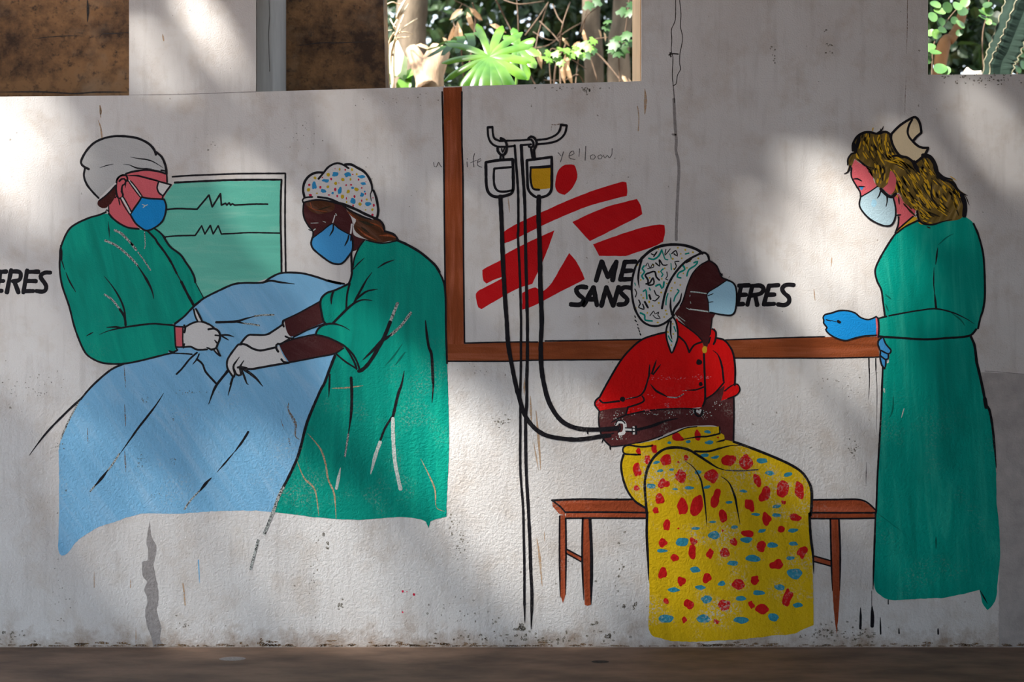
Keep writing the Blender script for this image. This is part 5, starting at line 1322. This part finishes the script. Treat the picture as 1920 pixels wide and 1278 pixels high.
def fan_leaf(V, F, node, tips, width, origin):
    """a large deeply cut leaf: broad fingers arching out from the top of the stalk"""
    for (px, py, y, wf) in tips:
        tip = at(px, py, y)
        ax = tip - node
        out = Vector((0, -1, 0.55)).normalized()
        side = ax.cross(out).normalized()
        up_ = side.cross(ax).normalized()
        if up_.y > 0:
            up_ = -up_
        n = len(V)
        steps = 7
        for k in range(steps + 1):
            u = k / steps
            c = node + ax * u + up_ * (0.30 * ax.length * u * (1 - u)) - origin
            wd = width * wf * (0.42 + 0.58 * math.sin(math.pi * min(1.0, 0.12 + 0.62 * u)) if u < 0.86 else 0.55 - (u - 0.86) * 2.6)
            for q, h in ((-0.5, -0.18), (0.0, 0.0), (0.5, -0.18)):
                V.append(c + side * wd * q + up_ * wd * h)
        for k in range(steps):
            a = n + 3 * k
            F += [(a, a + 1, a + 4, a + 3), (a + 1, a + 2, a + 5, a + 4)]


mb = at(935, 165, 1.05)
mb.z = 2.02
t = empty('split_leaf_plant', mb, 'glossy plant with large split leaves in the middle opening', 'plant')
V, F = [], []
node = at(918, 106, 0.90)
fan_leaf(V, F, node, [(862, 168, 0.84, 0.9), (886, 176, 0.80, 1.1), (908, 180, 0.78, 1.15), (934, 180, 0.78, 1.15), (962, 168, 0.80, 1.1), (988, 148, 0.84, 1.0), (996, 116, 0.88, 0.9), (1000, 84, 0.94, 0.8), (980, 60, 1.0, 0.75), (832, 152, 0.90, 0.7), (828, 118, 0.94, 0.7), (834, 80, 1.0, 0.75), (894, 44, 1.05, 0.7), (942, 48, 1.05, 0.8)], 0.052, mb)
mesh_obj('leaf', V, F, 'monstera', t, True)
limb('leaf_stalk', 'leafmid', [mb, mb + (node - mb) * 0.6 + Vector((0.02, 0.10, 0)), node + Vector((0, 0.006, 0))], 0.009, 0.006, t, mb, 6, 0)
V, F = [], []
node = at(972, 84, 1.15)
fan_leaf(V, F, node, [(1004, 128, 1.05, 1.0), (1012, 104, 1.08, 0.9), (1004, 74, 1.12, 0.9), (962, 52, 1.2, 0.8), (944, 66, 1.2, 0.8), (990, 150, 1.05, 0.9), (960, 140, 1.08, 1.0)], 0.048, mb)
mesh_obj('leaf', V, F, 'monstera', t, True)
limb('leaf_stalk', 'leafmid', [mb, mb + (node - mb) * 0.6 + Vector((0.02, 0.10, 0)), node + Vector((0, 0.006, 0))], 0.009, 0.006, t, mb, 6, 0)
V, F = [], []
split_leaf(V, F, leaf_frame(at(905, 62, 1.15) - mb, Vector((-0.95, -0.10, -0.12)), Vector((-0.05, -0.45, 0.9))), 0.22, 0.24)
mesh_obj('leaf', V, F, 'leafdeep', t, True)
limb('leaf_stalk', 'leafmid', [mb, mb + (at(905, 62, 1.2) - mb) * 0.6 + Vector((0.02, 0.12, 0.0)), at(905, 62, 1.16)], 0.009, 0.006, t, mb, 6, 0)

# ---- broad pale leaves at the far left of the middle opening
pb = at(735, 170, 1.55)
pb.z = 2.02
t = empty('broad_leaf_plant', pb, 'sunlit plant with broad pale leaves beside the concrete', 'plant')
for px, py, d, nr, L_, W_, mt in ((762, 150, (-0.62, -0.1, 0.75), (0.25, -0.85, 0.5), 0.27, 0.17, 'paleleaf'), (728, 160, (0.1, -0.1, 1.0), (-0.2, -0.8, 0.5), 0.22, 0.15, 'paleleaf'), (755, 152, (0.72, -0.2, 0.6), (-0.2, -0.6, 0.7), 0.16, 0.08, 'leafmid'), (752, 140, (0.5, -0.3, -0.7), (0.2, -0.9, 0.4), 0.12, 0.10, 'leafmid'), (782, 138, (0.05, -0.2, -1), (0.5, -0.8, 0.2), 0.09, 0.075, 'leafdeep'), (770, 145, (-0.5, -0.2, -0.6), (0.1, -0.9, 0.4), 0.10, 0.08, 'leafmid')):
    V, F = [], []
    simple_leaf(V, F, leaf_frame(at(px, py, 1.55) - pb, Vector(d), Vector(nr)), L_ * 1.12, W_ * 1.12, 0.2)
    mesh_obj('leaf', V, F, mt, t, True)
    limb('leaf_stalk', 'leafmid', [pb, (pb + at(px, py, 1.6)) / 2 + Vector((0, 0.03, 0.02)), at(px, py, 1.555)], 0.006, 0.004, t, pb, 5, 0)


# ---- climbing vines with lobed leaves
def vine_leaf(V, F, mat4, s):
    pts = [(0, 0), (0.42, -0.10), (0.62, 0.22), (0.40, 0.36), (0.52, 0.72), (0.22, 0.66), (0, 1.0), (-0.22, 0.66), (-0.52, 0.72), (-0.40, 0.36), (-0.62, 0.22), (-0.42, -0.10)]
    n = len(V)
    V.append(mat4 @ Vector((0, 0.3 * s, 0.05 * s)))
    for x, y in pts:
        V.append(mat4 @ Vector((x * s, y * s, -0.12 * s * (x * x + (y - .3) ** 2) * 2)))
    for i in range(len(pts)):
        F.append((n, n + 1 + i, n + 1 + (i + 1) % len(pts)))


def round_leaf(V, F, mat4, s):
    n = len(V)
    V.append(mat4 @ Vector((0, 0.5 * s, -0.04 * s)))
    for i in range(12):
        a = 2 * math.pi * i / 12
        x, y = 0.42 * math.sin(a), 0.5 - 0.5 * math.cos(a)
        V.append(mat4 @ Vector((x * s, y * s, 0.35 * s * x * x)))
    for i in range(12):
        F.append((n, n + 1 + i, n + 1 + (i + 1) % 12))


def climber(name, label, stem, y, leaves, shape, mat, group=None, r=0.004):
    base = stem[0].copy()
    t = empty(name, base, label, 'vine' if name == 'climbing_vine' else 'plant', group)
    limb('stem', 'twig', stem, r, r * 0.6, t, base, 5)
    for px, py, s in leaves:
        V, F = [], []
        pos = at(px, py, y + random.uniform(-0.06, 0.06)) - base
        d = Vector((random.uniform(-.8, .8), random.uniform(-.5, 0), random.uniform(-1, -0.1)))
        nr = Vector((random.uniform(-.5, .4), -0.8, random.uniform(0.2, 0.9)))
        k = s * S * (DIST + y) / DIST
        pos = pos - d.normalized() * k * 0.4
        shape(V, F, leaf_frame(pos, d, nr), k)
        mesh_obj('leaf', V, F, 'leafdeep' if mat == 'roundleaf' and random.random() < 0.45 else mat, t, True)
    return t


gz = Vector((0, 0, 0))
s0 = at(1048, 168, 1.4); s0.z = 2.05
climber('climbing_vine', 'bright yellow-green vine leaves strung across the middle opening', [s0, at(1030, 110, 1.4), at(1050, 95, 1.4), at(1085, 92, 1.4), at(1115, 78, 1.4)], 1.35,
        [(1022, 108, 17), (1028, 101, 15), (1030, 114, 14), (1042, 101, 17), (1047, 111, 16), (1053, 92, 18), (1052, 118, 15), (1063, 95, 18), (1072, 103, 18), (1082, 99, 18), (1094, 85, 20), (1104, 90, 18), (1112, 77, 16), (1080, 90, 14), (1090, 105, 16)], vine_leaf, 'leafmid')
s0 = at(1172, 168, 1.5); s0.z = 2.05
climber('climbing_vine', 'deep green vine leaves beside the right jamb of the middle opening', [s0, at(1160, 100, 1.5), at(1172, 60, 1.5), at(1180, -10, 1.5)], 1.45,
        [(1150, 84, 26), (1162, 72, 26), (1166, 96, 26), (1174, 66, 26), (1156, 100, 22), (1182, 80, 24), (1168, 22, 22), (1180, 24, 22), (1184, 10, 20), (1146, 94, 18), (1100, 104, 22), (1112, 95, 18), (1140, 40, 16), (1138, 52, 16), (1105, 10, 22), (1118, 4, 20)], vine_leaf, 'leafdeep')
s0 = at(1745, 168, 1.1); s0.z = 2.05
climber('round_leaf_shrub', 'shrub with glossy round leaves at the left of the right opening', [s0, at(1748, 120, 1.1), at(1752, 80, 1.1), at(1775, 40, 1.12), at(1800, 10, 1.15)], 1.05,
        [(1745, 88, 24), (1756, 98, 24), (1741, 111, 18), (1764, 127, 30), (1772, 131, 24), (1790, 37, 18), (1799, 44, 22), (1806, 20, 24), (1795, 10, 24), (1756, 62, 22), (1768, 56, 20), (1748, 30, 22), (1760, 20, 24), (1752, 8, 22), (1775, 12, 22), (1810, 4, 22), (1765, 40, 20), (1800, 60, 16), (1745, 60, 18)], round_leaf, 'roundleaf')
s0 = at(1858, 168, 1.15); s0.z = 2.05
climber('round_leaf_shrub', 'thin stem with pale round leaves left of the succulent', [s0, at(1842, 90, 1.2), at(1850, 30, 1.2), at(1856, -10, 1.2)], 1.15,
        [(1849, 20, 24), (1842, 32, 20), (1852, 8, 20), (1840, 22, 16), (1853, 40, 14), (1862, 45, 12)], round_leaf, 'roundleaf')
s0 = at(1905, 168, 1.5); s0.z = 2.05
climber('round_leaf_shrub', 'shaded leafy shrub right of the succulent at the frame edge', [s0, at(1908, 120, 1.5), at(1915, 80, 1.5)], 1.5,
        [(1908, 128, 18), (1918, 120, 18), (1912, 100, 18), (1920, 88, 20), (1905, 112, 14), (1925, 108, 18)], round_leaf, 'leafdeep')


# ---- candelabra succulent: winged stems with scalloped ribs
def wing_stem(points, r, parent, base, twist=0.0):
    c = curved([p - base for p in points], 12)
    V, F = [], []
    m = len(c)
    ribs = 3
    prof = []
    for k in range(ribs):
        a = 2 * math.pi * k / ribs + twist
        prof += [(a - 0.16, 0.80), (a, 1.0), (a + 0.16, 0.80), (a + math.pi / ribs, 0.30)]
    for i, p in enumerate(c):
        d = (c[min(i + 1, m - 1)] - c[max(i - 1, 0)]).normalized()
        u = d.cross(Vector((0, 1, 0))).normalized()
        v = d.cross(u)
        sc = 1 + 0.10 * math.sin(i * 1.9)
        for a, q in prof:
            rr = r * q * (sc if q > 0.5 else 1)
            V.append(p + (u * math.cos(a) + v * math.sin(a)) * rr)
    w_ = len(prof)
    for i in range(m - 1):
        for k in range(w_):
            k2 = (k + 1) % w_
            F.append((i * w_ + k, i * w_ + k2, (i + 1) * w_ + k2, (i + 1) * w_ + k))
    F.append(tuple((m - 1) * w_ + k for k in range(w_)))
    o = mesh_obj('stem', V, F, 'cactus', parent)
    for k in range(ribs):
        V2, F2 = [], []
        pts = [V[i * w_ + 4 * k + 1] for i in range(m)]
        tube_geo(V2, F2, [Vector(q) for q in pts], [0.003] * m, 5)
        mesh_obj('rib_edge', V2, F2, 'rim', o)
    return o


cb = at(1872, 175, 1.0)
cb.z = 2.02
t = empty('winged_succulent', cb, 'blue-green winged succulent stem slanting up at the right edge', 'succulent')
wing_stem([cb, at(1872, 140, 1.0), at(1888, 95, 1.0), at(1908, 45, 1.0), at(1935, -20, 1.0)], 0.062, t, cb, 0.5)
wing_stem([cb + Vector((-0.03, 0.06, 0)), at(1862, 130, 1.08), at(1880, 70, 1.1), at(1902, 5, 1.12), at(1915, -30, 1.12)], 0.045, t, cb, 1.4)

# ---- stone
V, F = [], []
rb = at(1822, 126, 0.92)
nseg, nring = 14, 9
for j in range(nring + 1):
    ph = math.pi * j / nring
    for i in range(nseg):
        a = 2 * math.pi * i / nseg
        v = Vector((math.sin(ph) * math.cos(a), math.sin(ph) * math.sin(a), math.cos(ph)))
        r = 1 + 0.28 * mnoise.noise(v * 1.6 + Vector((3, 1, 2)))
        V.append((v.x * 0.070 * r, v.y * 0.07 * r, v.z * (rb.z + 0.02 - 1.98) * 0.5 * r))
for j in range(nring):
    for i in range(nseg):
        a, b = j * nseg + i, j * nseg + (i + 1) % nseg
        F.append((a, a + nseg, b + nseg, b))
st_ = mesh_obj('garden_stone', V, F, 'stone')
st_.location = (rb.x, rb.y, (rb.z + 0.02 + 1.98) * 0.5)
tag(st_, 'pale sunlit stone on the sill of the right opening', 'stone')
